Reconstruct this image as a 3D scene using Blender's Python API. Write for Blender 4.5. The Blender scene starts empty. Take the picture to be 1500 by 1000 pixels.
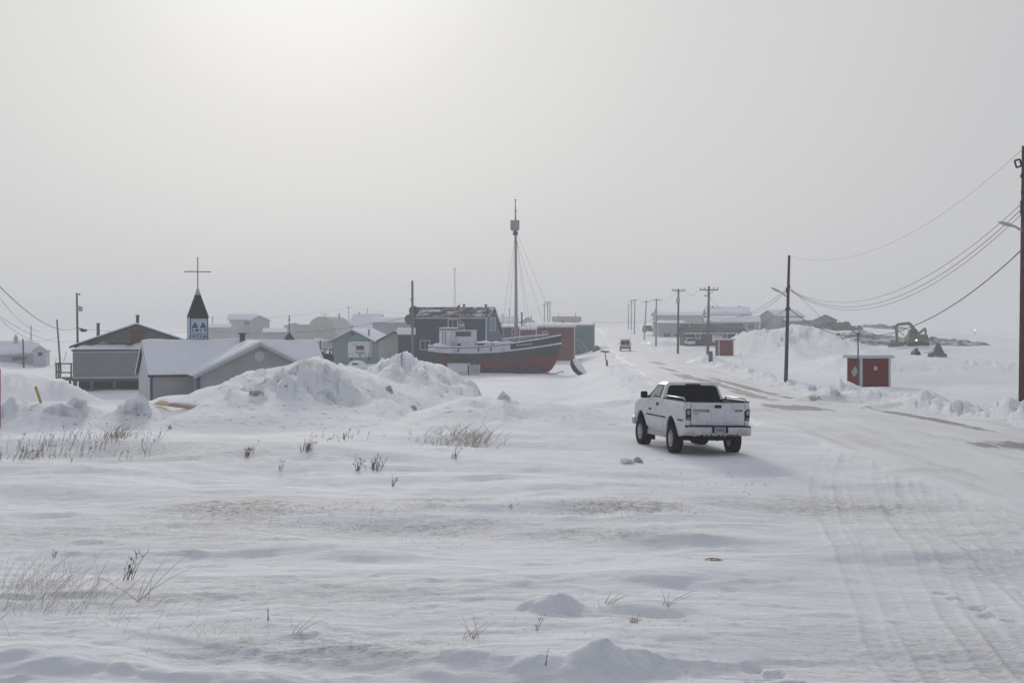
import bpy, bmesh, math, random
import numpy as np
from mathutils import Vector, Matrix
R = math.radians
rnd = random.Random(7)
sc = bpy.context.scene
C = bpy.data.collections.new("village"); sc.collection.children.link(C)

# ------------------------------------------------------------------ camera
F, H = 2083.33, 3.65            # focal length in photo pixels (1500 wide), eye height
HY = 475.0                      # horizon row of the photo
cd = bpy.data.cameras.new("camera"); cam = bpy.data.objects.new("camera", cd); sc.collection.objects.link(cam)
cd.lens = 50.0; cd.sensor_width = 36.0; cd.clip_start = 0.1; cd.clip_end = 6000
cd.shift_y = (HY - 500.0) / 1500.0
cam.location = (0, 0, H); cam.rotation_euler = (R(90), 0, 0)
sc.camera = cam

# ------------------------------------------------------------------ sky, sun, exposure
SUN_EL, SUN_AZ = R(17.0), R(-8.0)      # sun ahead of the camera and a little to the left, behind thin cloud
sundir = Vector((math.sin(SUN_AZ) * math.cos(SUN_EL), math.cos(SUN_AZ) * math.cos(SUN_EL), math.sin(SUN_EL)))
w = bpy.data.worlds.new("World"); sc.world = w; w.use_nodes = True
nt = w.node_tree; nt.nodes.clear()
def N(t, **kw):
    n = nt.nodes.new(t)
    for k, v in kw.items(): setattr(n, k, v)
    return n
out = N("ShaderNodeOutputWorld"); bg = N("ShaderNodeBackground"); bg.inputs["Strength"].default_value = 0.1
sky = N("ShaderNodeTexSky"); sky.sky_type = 'NISHITA'; sky.sun_disc = False
sky.sun_elevation = SUN_EL; sky.sun_rotation = SUN_AZ; sky.dust_density = 6.0; sky.air_density = 1.0; sky.ozone_density = 1.0
hsv = N("ShaderNodeHueSaturation"); hsv.inputs["Saturation"].default_value = 0.25
nt.links.new(sky.outputs[0], hsv.inputs["Color"])
# overcast layer: even grey cloud, brighter round the hidden sun
tc = N("ShaderNodeTexCoord")
dot = N("ShaderNodeVectorMath", operation='DOT_PRODUCT'); dot.inputs[1].default_value = sundir
nrm = N("ShaderNodeVectorMath", operation='NORMALIZE')
nt.links.new(tc.outputs["Generated"], nrm.inputs[0]); nt.links.new(nrm.outputs[0], dot.inputs[0])
ramp = N("ShaderNodeValToRGB"); ramp.color_ramp.interpolation = 'EASE'
cr = ramp.color_ramp
SKY = [(0.0, (2.95, 3.2, 3.8)), (0.55, (3.7, 3.85, 4.2)), (0.86, (5.2, 5.25, 5.36)), (0.955, (5.8, 5.82, 5.82)), (0.985, (6.15, 6.15, 6.08)), (1.0, (7.2, 7.2, 7.0))]
while len(cr.elements) < len(SKY): cr.elements.new(0.5)
for e, (p, c) in zip(cr.elements, SKY):
    e.position = p; e.color = (c[0] / 10, c[1] / 10, c[2] / 10, 1)
rm = N("ShaderNodeMath", operation='MULTIPLY_ADD'); rm.inputs[1].default_value = 0.5; rm.inputs[2].default_value = 0.5
nt.links.new(dot.outputs["Value"], rm.inputs[0])
mr = N("ShaderNodeMath", operation='MAXIMUM'); mr.inputs[1].default_value = 0.0
nt.links.new(dot.outputs["Value"], mr.inputs[0]); nt.links.new(mr.outputs[0], ramp.inputs[0])
sc10 = N("ShaderNodeVectorMath", operation='SCALE'); sc10.inputs["Scale"].default_value = 10.0
nt.links.new(ramp.outputs[0], sc10.inputs[0])
mix = N("ShaderNodeMixRGB"); mix.inputs[0].default_value = 0.98
nt.links.new(hsv.outputs[0], mix.inputs[1]); nt.links.new(sc10.outputs[0], mix.inputs[2])
# an overcast dome is brighter overhead than low down
sep = N("ShaderNodeSeparateXYZ"); nt.links.new(nrm.outputs[0], sep.inputs[0])
zr = N("ShaderNodeMapRange"); zr.interpolation_type = 'SMOOTHSTEP'; zr.inputs["From Min"].default_value = .24; zr.inputs["From Max"].default_value = .9; zr.inputs["To Min"].default_value = 1.0; zr.inputs["To Max"].default_value = 1.3
nt.links.new(sep.outputs["Z"], zr.inputs["Value"])
zs = N("ShaderNodeVectorMath", operation='SCALE'); nt.links.new(mix.outputs[0], zs.inputs[0]); nt.links.new(zr.outputs[0], zs.inputs["Scale"])
nt.links.new(zs.outputs[0], bg.inputs[0]); nt.links.new(bg.outputs[0], out.inputs[0])
sd = bpy.data.lights.new("sun", 'SUN'); so = bpy.data.objects.new("sun", sd); sc.collection.objects.link(so)
sd.energy = 1.5; sd.angle = R(10); sd.color = (1.0, 0.96, 0.90)
so.rotation_euler = (-sundir).to_track_quat('-Z', 'Y').to_euler()
sc.view_settings.view_transform = 'Standard'; sc.view_settings.look = 'None'
sc.view_settings.exposure = 0.07; sc.view_settings.gamma = 1.0
sc.cycles.use_denoising = True
sc.cycles.max_bounces = 8; sc.cycles.volume_bounces = 1

# ------------------------------------------------------------------ haze: one closed box of thin blowing snow
HAZE_DENSITY = 0.00105

# ------------------------------------------------------------------ materials
MATS = {}
def mat(name, col, rough=0.8, var=0.12, scale=3.0, bump=0.0, bscale=8.0, siding=0.0, vert=False, metal=0.0, spec=0.12, snow=0.0, sscale=2.2, emit=None, dirt=None, ds=1.5, dirtz=None):
    """Principled material with noise in its colour, optional lap siding, wind-plastered snow and stains."""
    if name in MATS: return MATS[name]
    m = bpy.data.materials.new(name); m.use_nodes = True; MATS[name] = m
    t = m.node_tree; b = t.nodes["Principled BSDF"]; L = t.links.new
    def n(ty, **kw):
        q = t.nodes.new(ty)
        for k, v in kw.items(): setattr(q, k, v)
        return q
    b.inputs["Roughness"].default_value = rough; b.inputs["Metallic"].default_value = metal
    b.inputs["Specular IOR Level"].default_value = spec
    co = n("ShaderNodeTexCoord")
    nz = n("ShaderNodeTexNoise"); nz.inputs["Scale"].default_value = scale; nz.inputs["Detail"].default_value = 6
    L(co.outputs["Object"], nz.inputs["Vector"])
    cr = n("ShaderNodeValToRGB")
    cr.color_ramp.elements[0].position = 0.3; cr.color_ramp.elements[1].position = 0.7
    cr.color_ramp.elements[0].color = (*[max(0, c * (1 - var)) for c in col], 1)
    cr.color_ramp.elements[1].color = (*[min(1, c * (1 + var)) for c in col], 1)
    L(nz.outputs["Fac"], cr.inputs[0]); colout = cr.outputs[0]
    hgt = None
    if siding:
        wv = n("ShaderNodeTexWave"); wv.wave_type = 'BANDS'; wv.bands_direction = 'X' if vert else 'Z'; wv.wave_profile = 'SAW'
        wv.inputs["Scale"].default_value = 0.314 / siding; wv.inputs["Distortion"].default_value = 0.0
        L(co.outputs["Object"], wv.inputs["Vector"])
        r2 = n("ShaderNodeValToRGB"); r2.color_ramp.elements[0].position = 0.0; r2.color_ramp.elements[0].color = (.62, .62, .62, 1)
        r2.color_ramp.elements[1].position = 0.18; r2.color_ramp.elements[1].color = (1, 1, 1, 1)
        L(wv.outputs["Fac"], r2.inputs[0])
        mx = n("ShaderNodeMixRGB", blend_type='MULTIPLY'); mx.inputs[0].default_value = 0.7
        L(colout, mx.inputs[1]); L(r2.outputs[0], mx.inputs[2]); colout = mx.outputs[0]; hgt = wv.outputs["Fac"]
    if dirt:
        n3 = n("ShaderNodeTexNoise"); n3.inputs["Scale"].default_value = ds; n3.inputs["Detail"].default_value = 8; n3.inputs["Roughness"].default_value = .65
        L(co.outputs["Object"], n3.inputs["Vector"])
        r3 = n("ShaderNodeValToRGB"); r3.color_ramp.elements[0].position = .52; r3.color_ramp.elements[0].color = (0, 0, 0, 1); r3.color_ramp.elements[1].position = .68; r3.color_ramp.elements[1].color = (.8, .8, .8, 1)
        L(n3.outputs["Fac"], r3.inputs[0])
        m3 = n("ShaderNodeMixRGB"); m3.inputs[2].default_value = (*dirt, 1)
        fac = r3.outputs[0]
        if dirtz:                                              # road slush thrown up from below: an own mask on the body height
            sx_ = n("ShaderNodeSeparateXYZ"); L(co.outputs["Object"], sx_.inputs[0])
            mr_ = n("ShaderNodeMapRange"); mr_.inputs["From Min"].default_value = dirtz[1]; mr_.inputs["From Max"].default_value = dirtz[0]; L(sx_.outputs["Z"], mr_.inputs["Value"])
            ad_ = n("ShaderNodeMath", operation='MULTIPLY_ADD'); L(mr_.outputs[0], ad_.inputs[0]); ad_.inputs[1].default_value = .38; L(n3.outputs["Fac"], ad_.inputs[2])
            L(ad_.outputs[0], r3.inputs[0])
        L(fac, m3.inputs[0]); L(colout, m3.inputs[1]); colout = m3.outputs[0]
    if snow:
        n4 = n("ShaderNodeTexNoise"); n4.inputs["Scale"].default_value = sscale; n4.inputs["Detail"].default_value = 10; n4.inputs["Roughness"].default_value = .75
        mp = n("ShaderNodeMapping"); mp.inputs["Scale"].default_value = (1, 1, 3.0)
        L(co.outputs["Object"], mp.inputs[0]); L(mp.outputs[0], n4.inputs["Vector"])
        r4 = n("ShaderNodeValToRGB"); r4.color_ramp.elements[0].position = .72 - .35 * snow; r4.color_ramp.elements[0].color = (0, 0, 0, 1)
        r4.color_ramp.elements[1].position = .80 - .30 * snow; r4.color_ramp.elements[1].color = (.9, .9, .9, 1)
        L(n4.outputs["Fac"], r4.inputs[0])
        m4 = n("ShaderNodeMixRGB"); m4.inputs[2].default_value = (.78, .79, .82, 1)
        L(r4.outputs[0], m4.inputs[0]); L(colout, m4.inputs[1]); colout = m4.outputs[0]
    L(colout, b.inputs["Base Color"])
    if bump or hgt:
        bp = n("ShaderNodeBump"); bp.inputs["Strength"].default_value = bump or 0.5; bp.inputs["Distance"].default_value = 0.02
        if hgt: L(hgt, bp.inputs["Height"])
        else:
            nb = n("ShaderNodeTexNoise"); nb.inputs["Scale"].default_value = bscale; nb.inputs["Detail"].default_value = 8
            L(co.outputs["Object"], nb.inputs["Vector"]); L(nb.outputs["Fac"], bp.inputs["Height"])
        L(bp.outputs[0], b.inputs["Normal"])
    if emit:
        b.inputs["Emission Color"].default_value = (*emit[:3], 1); b.inputs["Emission Strength"].default_value = emit[3]
    return m

SNOW = (.80, .81, .84)
M = dict(
    roof_snow=mat("roof snow", SNOW, .9, .03, 2.0, .4, 2.5, spec=.2),
    lump_snow=mat("lump snow", SNOW, .9, .05, 3.0, .8, 6, spec=.2, dirt=(.40, .36, .31), ds=1.2),
    grey_siding=mat("grey siding", (.38, .372, .362), .8, .10, .8, siding=.14, snow=.12),
    pale_wall=mat("pale wall", (.55, .56, .58), .8, .06, snow=.1),
    panel_grey=mat("grey panel", (.235, .235, .24), .7, .06, .7, snow=.18),
    weathered=mat("weathered siding", (.17, .163, .155), .85, .18, .8, siding=.2, dirt=(.14, .085, .05), ds=.35, snow=.12),
    blue_trim=mat("blue trim", (.04, .095, .20), .6, .1),
    white_trim=mat("white trim", (.72, .73, .75), .6, .05),
    dark_trim=mat("dark trim", (.03, .032, .036), .7, .1),
    navy=mat("navy siding", (.018, .042, .080), .8, .2, .7, siding=.16, snow=.16),
    navy_pale=mat("faded navy siding", (.10, .13, .19), .8, .12, .7, siding=.16, snow=.18),
    shingle=mat("dark shingle", (.035, .035, .033), .9, .35, 2.5, .6, 14),
    snowy_shingle=mat("snow patched shingle", (.026, .027, .024), .9, .3, 2.5, .5, 10, snow=.66, sscale=.55),
    spire=mat("spire shingle", (.022, .020, .020), .9, .35, 4, .6, 14, snow=.05),
    steel=mat("pale metal", (.42, .43, .45), .5, .1, 4, metal=.3),
    flue=mat("flue metal", (.09, .085, .08), .6, .3, 5),
    red=mat("red siding", (.14, .006, .009), .8, .15, .8, siding=.15, snow=.1),
    red_sh=mat("red boards", (.16, .012, .013), .75, .14, 1.2, siding=.13, snow=.08),
    green=mat("pale green siding", (.17, .265, .225), .8, .12, .6, siding=.15, snow=.14),
    dkgreen=mat("grey green siding", (.085, .15, .135), .8, .12, .6, siding=.15, snow=.14),
    beige=mat("beige siding", (.40, .385, .35), .8, .1, .6, snow=.12),
    brown=mat("dark brown siding", (.035, .034, .031), .85, .15, .6, siding=.15, snow=.14),
    midgrey=mat("mid grey siding", (.36, .36, .36), .85, .1, .5, siding=.2, snow=.1),  # grey lightened so the far houses carry painted haze
    ltgrey=mat("pale grey siding", (.50, .50, .50), .85, .1, .5, siding=.2, snow=.1),  # paled in its colour too, standing in for haze on far walls
    pink=mat("dull pink siding", (.41, .36, .355), .85, .1, .5, siding=.2),
    tan=mat("tan roof", (.36, .31, .21), .8, .1, .6),
    timber=mat("weathered timber", (.13, .12, .11), .85, .25, 3, snow=.12),
    pole=mat("pole wood", (.085, .062, .055), .85, .3, 5, .5, 12, snow=.04),
    pole_hazed=mat("haze paled pole wood", (.30, .297, .295), .85, .15, 5),  # distance haze put into the wood colour of the far poles
    pole_grey=mat("grey pole wood", (.17, .165, .16), .85, .25, 5, .5, 12),
    pole_red=mat("fringe reddened pole wood", (.115, .05, .044), .85, .3, 5, .5, 12),  # red of a lens colour fringe put into the wood colour
    wire=mat("wire", (.075, .075, .078), .6, .1),
    black=mat("black rubber", (.010, .010, .011), .75, .25, 6),
    glass=mat("dark glass", (.006, .007, .009), .12, .1, spec=.10),
    pane=mat("window pane", (.025, .03, .038), .12, .2, spec=.25),
    brownpane=mat("brown board pane", (.075, .06, .042), .5, .2),
    hull=mat("hull topside", (.016, .022, .023), .7, .3, .9, dirt=(.05, .06, .058), ds=.7, snow=.12),
    hullred=mat("hull red lead", (.165, .002, .006), .8, .2, .8, dirt=(.08, .004, .006), ds=.6, snow=.02),
    boatwhite=mat("boat white", (.66, .67, .69), .7, .06, 1.5, dirt=(.33, .32, .30), ds=.9),
    mast=mat("mast paint", (.34, .34, .345), .6, .12, 3, dirt=(.20, .19, .18), ds=1.2),
    plywood=mat("plywood", (.44, .31, .16), .8, .15, 4, snow=.1),
    yellow=mat("yellow paint", (.42, .34, .07), .7, .15),
    redpost=mat("red post paint", (.32, .05, .06), .7, .15),
    earth=mat("frozen earth", (.15, .146, .144), .95, .4, .35, 1, 2.0, snow=.7, sscale=.5),  # earth tone lightened to paint haze over the distant bank
    machine=mat("machine paint", (.115, .105, .075), .7, .2, 1),
    weed=mat("dry weed stems", (.17, .138, .12), .9, .35, 8),
    straw=mat("dry pale grass", (.42, .375, .28), .9, .25, 8),
    flag=mat("flag red", (.42, .09, .10), .8, .15),
    cross=mat("weathered cross metal", (.26, .26, .26), .5, .15, 3),
    signwhite=mat("sign white", (.50, .54, .62), .6, .05),
)

# ------------------------------------------------------------------ mesh helper
class MB:
    def __init__(s): s.v = []; s.f = []; s.m = []
    def add(s, vs, fs, mi=0):
        o = len(s.v); s.v += [tuple(v) for v in vs]; s.f += [tuple(i + o for i in f) for f in fs]; s.m += [mi] * len(fs); return s
    def box(s, a, b, mi=0):
        (x0, y0, z0), (x1, y1, z1) = a, b
        return s.add([(x0, y0, z0), (x1, y0, z0), (x1, y1, z0), (x0, y1, z0), (x0, y0, z1), (x1, y0, z1), (x1, y1, z1), (x0, y1, z1)],
                     [(0, 3, 2, 1), (4, 5, 6, 7), (0, 1, 5, 4), (1, 2, 6, 5), (2, 3, 7, 6), (3, 0, 4, 7)], mi)
    def cbox(s, c, d, mi=0, rz=0, rx=0, ry=0):
        mt = Matrix.Translation(c) @ Matrix.Rotation(rz, 4, 'Z') @ Matrix.Rotation(ry, 4, 'Y') @ Matrix.Rotation(rx, 4, 'X')
        t = MB().box([-q / 2 for q in d], [q / 2 for q in d])
        return s.add([mt @ Vector(v) for v in t.v], t.f, mi)
    def prism(s, poly, axis, a, b, mi=0):
        """poly: 2D points; axis: 0 extrudes along x (poly is y,z), 1 along y (poly is x,z), 2 along z (poly is x,y)."""
        def p(q, t): return (t, q[0], q[1]) if axis == 0 else (q[0], t, q[1]) if axis == 1 else (q[0], q[1], t)
        n = len(poly)
        vs = [p(q, a) for q in poly] + [p(q, b) for q in poly]
        fs = [tuple(range(n)), tuple(range(2 * n - 1, n - 1, -1))] + [(i, i + n, (i + 1) % n + n, (i + 1) % n) for i in range(n)]
        return s.add(vs, fs, mi)
    def tube(s, pts, rad, n=6, mi=0, cap=True):
        pts = [Vector(p) for p in pts]; rad = rad if isinstance(rad, (list, tuple)) else [rad] * len(pts)
        vs = []; fs = []; up = None
        for i, p in enumerate(pts):
            d = (pts[min(i + 1, len(pts) - 1)] - pts[max(i - 1, 0)]).normalized()
            u = d.orthogonal().normalized() if up is None else (up - d * up.dot(d)).normalized()
            up = u; v = d.cross(u)
            for k in range(n):
                a = 2 * math.pi * k / n
                vs.append(p + (u * math.cos(a) + v * math.sin(a)) * rad[i])
        for i in range(len(pts) - 1):
            for k in range(n):
                fs.append((i * n + k, i * n + (k + 1) % n, (i + 1) * n + (k + 1) % n, (i + 1) * n + k))
        if cap: fs += [tuple(range(n - 1, -1, -1)), tuple((len(pts) - 1) * n + k for k in range(n))]
        return s.add(vs, fs, mi)
    def lathe(s, prof, o, n=24, mi=0, axis=2, cap=True):
        """prof: (radius, height along axis)"""
        vs = []; fs = []
        for r, h in prof:
            for k in range(n):
                a = 2 * math.pi * k / n; c, d = r * math.cos(a), r * math.sin(a)
                q = (c, d, h) if axis == 2 else (h, c, d) if axis == 0 else (d, h, c)
                vs.append((o[0] + q[0], o[1] + q[1], o[2] + q[2]))
        for i in range(len(prof) - 1):
            for k in range(n): fs.append((i * n + k, i * n + (k + 1) % n, (i + 1) * n + (k + 1) % n, (i + 1) * n + k))
        if cap: fs += [tuple(range(n - 1, -1, -1)), tuple((len(prof) - 1) * n + k for k in range(n))]
        return s.add(vs, fs, mi)
    def grid(s, P, mi=0, flip=False):
        r, c = len(P), len(P[0]); vs = [q for row in P for q in row]; fs = []
        for i in range(r - 1):
            for j in range(c - 1):
                q = (i * c + j, i * c + j + 1, (i + 1) * c + j + 1, (i + 1) * c + j); fs.append(q[::-1] if flip else q)
        return s.add(vs, fs, mi)
    def build(s, name, mats, parent=None, smooth=False, bevel=0.0, seg=2, loc=None, rz=None, sub=0, fix=True):
        me = bpy.data.meshes.new(name); me.from_pydata(s.v, [], s.f)
        if not isinstance(mats, (list, tuple)): mats = [mats]
        for q in mats: me.materials.append(q)
        me.polygons.foreach_set("material_index", s.m)
        if fix:
            bm = bmesh.new(); bm.from_mesh(me); bmesh.ops.recalc_face_normals(bm, faces=bm.faces); bm.to_mesh(me); bm.free()
        if smooth: me.polygons.foreach_set("use_smooth", [True] * len(me.polygons))
        me.update()
        o = bpy.data.objects.new(name, me); C.objects.link(o)
        if parent is not None: o.parent = parent
        if loc is not None: o.location = loc
        if rz is not None: o.rotation_euler.z = rz
        if bevel:
            q = o.modifiers.new("bevel", 'BEVEL'); q.width = bevel; q.segments = seg; q.limit_method = 'ANGLE'; q.angle_limit = R(35)
        if sub:
            q = o.modifiers.new("sub", 'SUBSURF'); q.levels = sub; q.render_levels = sub
        return o
def thing(name, label, cat, loc=(0, 0, 0), rz=0, group=None):
    o = bpy.data.objects.new(name, None); C.objects.link(o); o.empty_display_size = .3
    o.location = loc; o.rotation_euler.z = rz; return tag(o, label, cat, group)
def tag(o, label=None, cat=None, group=None, kind=None):
    if label: o["label"] = label
    if cat: o["category"] = cat
    if group: o["group"] = group
    if kind: o["kind"] = kind
    return o
def W(px, py, D): return Vector(((px - 750) * D / F, D, H - (py - HY) * D / F))

# ------------------------------------------------------------------ terrain
_ng = np.random.RandomState(11).rand(256, 256)
def vn(x, y):
    ix = np.floor(x).astype(int); iy = np.floor(y).astype(int); fx = x - ix; fy = y - iy
    fx = fx * fx * fx * (fx * (fx * 6 - 15) + 10); fy = fy * fy * fy * (fy * (fy * 6 - 15) + 10)
    a = _ng[ix & 255, iy & 255]; b = _ng[(ix + 1) & 255, iy & 255]; c = _ng[ix & 255, (iy + 1) & 255]; d = _ng[(ix + 1) & 255, (iy + 1) & 255]
    return (a + (b - a) * fx) * (1 - fy) + (c + (d - c) * fx) * fy
def fbm(x, y, o=4, g=.5):
    s = 0; a = 1; t = 0
    for i in range(o):
        s = s + a * (vn(x + 17.3 * i, y - 9.1 * i) - .5); t += a; a *= g; x = x * 2.03; y = y * 2.03
    return s / t * 2
_cg = np.random.RandomState(5).rand(256, 256, 3)
def cells(x, y):
    """blocky rubble: random height of the nearest cell and its distance"""
    ix = np.floor(x).astype(int); iy = np.floor(y).astype(int); best = np.full(x.shape, 9.0); val = np.zeros(x.shape)
    for dx in (-1, 0, 1):
        for dy in (-1, 0, 1):
            q = _cg[(ix + dx) & 255, (iy + dy) & 255]
            d = np.hypot(ix + dx + q[..., 0] - x, iy + dy + q[..., 1] - y)
            k = d < best; best = np.where(k, d, best); val = np.where(k, q[..., 2], val)
    return val, best
def facets(x, y):
    """angular blocks: every cell has its own height and its own tilted top"""
    ix = np.floor(x).astype(int); iy = np.floor(y).astype(int); best = np.full(x.shape, 9.0); h = np.zeros(x.shape)
    for dx in (-1, 0, 1):
        for dy in (-1, 0, 1):
            a, b = (ix + dx) & 255, (iy + dy) & 255; q = _cg[a, b]; r = _cg[b, a]
            ex = x - ix - dx - q[..., 0]; ey = y - iy - dy - q[..., 1]; d = np.hypot(ex, ey); k = d < best
            best = np.where(k, d, best); h = np.where(k, q[..., 2] - .5 + (r[..., 0] - .5) * 1.3 * ex + (r[..., 1] - .5) * 1.3 * ey, h)
    return h
def sm(a, b, x):
    t = np.clip((x - a) / (b - a), 0, 1); return t * t * (3 - 2 * t)
_ry = np.array([-20, 10, 40, 70, 110, 160, 250, 400, 700, 1500.]); _rx = np.array([13.5, 13.5, 13.8, 13.6, 14.3, 16.8, 21.5, 29, 43, 80.])
_yy = np.linspace(-20, 1500, 1521); _k = np.exp(-np.linspace(-2, 2, 41) ** 2); _k /= _k.sum()
_xx = np.convolve(np.pad(np.interp(_yy, _ry, _rx), 20, mode='edge'), _k, 'valid')
def roadx(y): return np.interp(y, _yy, _xx)
def base(x, y):
    z = -.75 * sm(45, 95, y) - .25 * sm(200, 400, y)
    rx = roadx(y)
    z = z - 1.65 * sm(55, 115, y) * sm(4.0, 11.0, rx - x)
    z = z + 1.2 * sm(60, 90, -x) * sm(120, 200, y)
    z = z + 3.0 * sm(200, 450, y) * sm(-30, -4, x - rx) * (1 - sm(60, 110, x - rx))
    z = z + 2.2 * sm(215, 330, y) * sm(24, 40, x - rx) * (1 - sm(62, 100, x - rx))
    return z
# snow ridges: silhouettes of the ploughed banks, standing at their own distance
RIDGES = [
    (61, 15, 9, .9, [(130, 640), (180, 622), (215, 594), (240, 580), (285, 577), (310, 566), (335, 560), (362, 544), (385, 541), (405, 537), (425, 533), (440, 528), (462, 524), (480, 527), (500, 537), (525, 548), (548, 560), (575, 574), (600, 590), (618, 606), (640, 622), (670, 640)]),
    (51, 5, 4, .9, [(-60, 625), (-20, 612), (8, 600), (30, 592), (60, 592), (85, 588), (110, 590), (128, 595), (140, 612), (155, 618), (170, 604), (190, 594), (215, 592), (235, 600), (255, 615), (280, 632)]),
    (82, 20, 9, .8, [(520, 575), (540, 556), (560, 536), (573, 528), (585, 516), (594, 511), (602, 517), (612, 527), (630, 529), (648, 533), (662, 541), (680, 552), (700, 562), (720, 575)]),
    (71, 10, 8, .9, [(455, 560), (472, 548), (498, 541), (520, 546), (545, 551), (572, 556), (600, 563), (635, 574), (665, 590), (690, 602)]),
    (54, 8, 6, .75, [(540, 640), (560, 630), (600, 606), (640, 595), (672, 584), (690, 581), (720, 582), (738, 578), (760, 589), (800, 588), (850, 596), (890, 608), (920, 620), (950, 636)]),
    (215, 44, 28, .95, [(1072, 524), (1080, 508), (1087, 493), (1095, 486), (1112, 484), (1130, 487), (1146, 483), (1160, 476), (1172, 475), (1185, 481), (1200, 491), (1215, 497), (1235, 500), (1260, 508), (1290, 518)]),
    (125, 22, 22, .5, [(1120, 570), (1150, 556), (1175, 546), (1200, 534), (1222, 523), (1240, 519), (1270, 522), (1310, 523), (1380, 525), (1440, 528), (1500, 532), (1560, 540), (1640, 560)]),
    (118, 14, 12, .5, [(420, 560), (450, 540), (480, 532), (510, 536), (545, 545), (580, 560)]),
    (100, 12, 12, .4, [(-120, 560), (-60, 548), (-20, 545), (30, 546), (60, 551), (84, 560), (105, 574)]),
]
# soft drifts: x, y, half length, lee width, height, rotation (steep side towards -y)
DRIFTS = [(-14.5, 39.5, 7.5, 2.4, .42, .05), (-5.0, 37.5, 5.0, 1.6, .22, -.1), (-2.0, 33.5, 4.0, 1.2, .14, .1), (-9.0, 30.0, 5.0, 1.2, .10, 0.), (1.0, 27.5, 3.5, 1.0, .12, .1),
          (-3.5, 22.5, 1.2, .5, .09, .1), (-2.2, 21.8, .9, .45, .08, -.1), (2.6, 23.5, 2.0, .7, .10, 0.), (5.5, 22.0, 1.5, .6, .09, .1), (-1.2, 15.2, 2.2, .7, .07, -.25), (.9, 15.0, 1.5, .6, .12, .2),
          (1.6, 17.6, .8, .35, .13, 0.), (-4.6, 14.6, .5, .35, .09, 0.), (-3.9, 14.6, .35, .3, .08, .2), (-5.2, 14.9, .3, .25, .07, 0.), (-2.6, 14.3, .6, .3, .1, 0.), (.2, 36, 5., 1.2, .15, .05), (-12, 34, 4, 1, .12, 0), (-7.5, 18.5, 4, 1, .08, .1), (1.5, 31.5, 2.5, .9, .12, 0.),
          (-1.3, 42.5, 4.5, 1.6, .2, -.1), (2.2, 19.5, 1.2, .4, .07, 0), (-3, 26, 3.5, .9, .08, .1), (3.2, 26, 1.4, .6, .1, 0)]
_dr = random.Random(77)
for _i in range(110):
    _y = 13.5 + 28 * _dr.random() ** 1.4; _s = .5 + _y / 40
    DRIFTS.append((_dr.uniform(-.36, .30) * _y, _y, _dr.uniform(.15, .9) * _s, _dr.uniform(.03, .14) * _s, _dr.uniform(.015, .05) * _s, _dr.uniform(-.15, .25)))
MOUNDS = [(67, 236, 7, 6, .95), (.43, 17.45, .42, .30, .24), (.62, 17.55, .42, .25, .12), (1.0, 14.75, .50, .40, .16), (.7, 14.6, .7, .5, .12), (1.45, 14.9, .35, .3, .15), (20.9, 57.5, 1.6, 2.0, 1.0), (22.2, 59, 2.0, 2.0, 1.2), (9.9, 150, 1.5, 3, .55), (19.2, 99.5, 1.6, 2.0, .5), (22.5, 162, 2.5, 4, .7), (27.8, 229, 4, 8, .9), (29.5, 275, 4, 8, .9),
          (3.4, 41.0, .25, .2, .2), (3.75, 41.0, .18, .18, .3), (17.4, 76, 3.0, 1.6, .45), (20.5, 86, 3, 2, .6), (18.3, 66, 2.2, 1.0, .35), (4.0, 83, 3, 3, .5), (9, 64, 3, 2, .25)]
# tyre tracks pressed into the lot: list of ground polylines
TRACKS = []
for off in (0, .55, 1.55, 2.05, 2.6, 3.3, 3.85, 4.6, 5.2, 6.1, 6.9):
    TRACKS.append([(3.9 + off * .62, 11.5), (4.1 + off * .66, 16), (5.0 + off * .74, 21), (5.9 + off * .86, 27), (7.2 + off, 34), (10.0 + off * .8, 44)])
TRACKS += [[(5.3, 11.5), (6.6, 17), (7.4, 24), (7.6, 31), (6.2, 37), (5.0, 41)], [(6.9, 11.5), (8.2, 17), (9.1, 24), (9.3, 31), (8.0, 37), (6.6, 41)]]
def dseg(x, y, pts):
    best = np.full(x.shape, 99.0)
    for (ax, ay), (bx, by) in zip(pts[:-1], pts[1:]):
        k = (y > min(ay, by) - 1.5) & (y < max(ay, by) + 1.5)
        if not k.any(): continue
        dx, dy = bx - ax, by - ay
        t = np.clip(((x[k] - ax) * dx + (y[k] - ay) * dy) / (dx * dx + dy * dy), 0, 1)
        best[k] = np.minimum(best[k], np.hypot(x[k] - ax - t * dx, y[k] - ay - t * dy))
    return best
def densify(pts, n=6):
    p = np.array(pts, float); t = np.arange(len(p)); tt = np.linspace(0, len(p) - 1, (len(p) - 1) * n + 1)
    q = np.stack([np.interp(tt, t, p[:, 0]), np.interp(tt, t, p[:, 1])], 1); k = np.array([1, 2, 3, 2, 1]) / 9
    for j in (0, 1): q[:, j] = np.convolve(np.pad(q[:, j], 2, mode='edge'), k, 'valid')
    return [tuple(v) for v in q]
TRACKS = [densify(t) for t in TRACKS]
FOOT = [(2.6, 14.6), (2.45, 14.3), (2.75, 14.9), (2.55, 15.1), (5.9, 18.9), (6.0, 18.3), (5.95, 17.8), (6.1, 17.4), (5.85, 19.4)]
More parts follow.
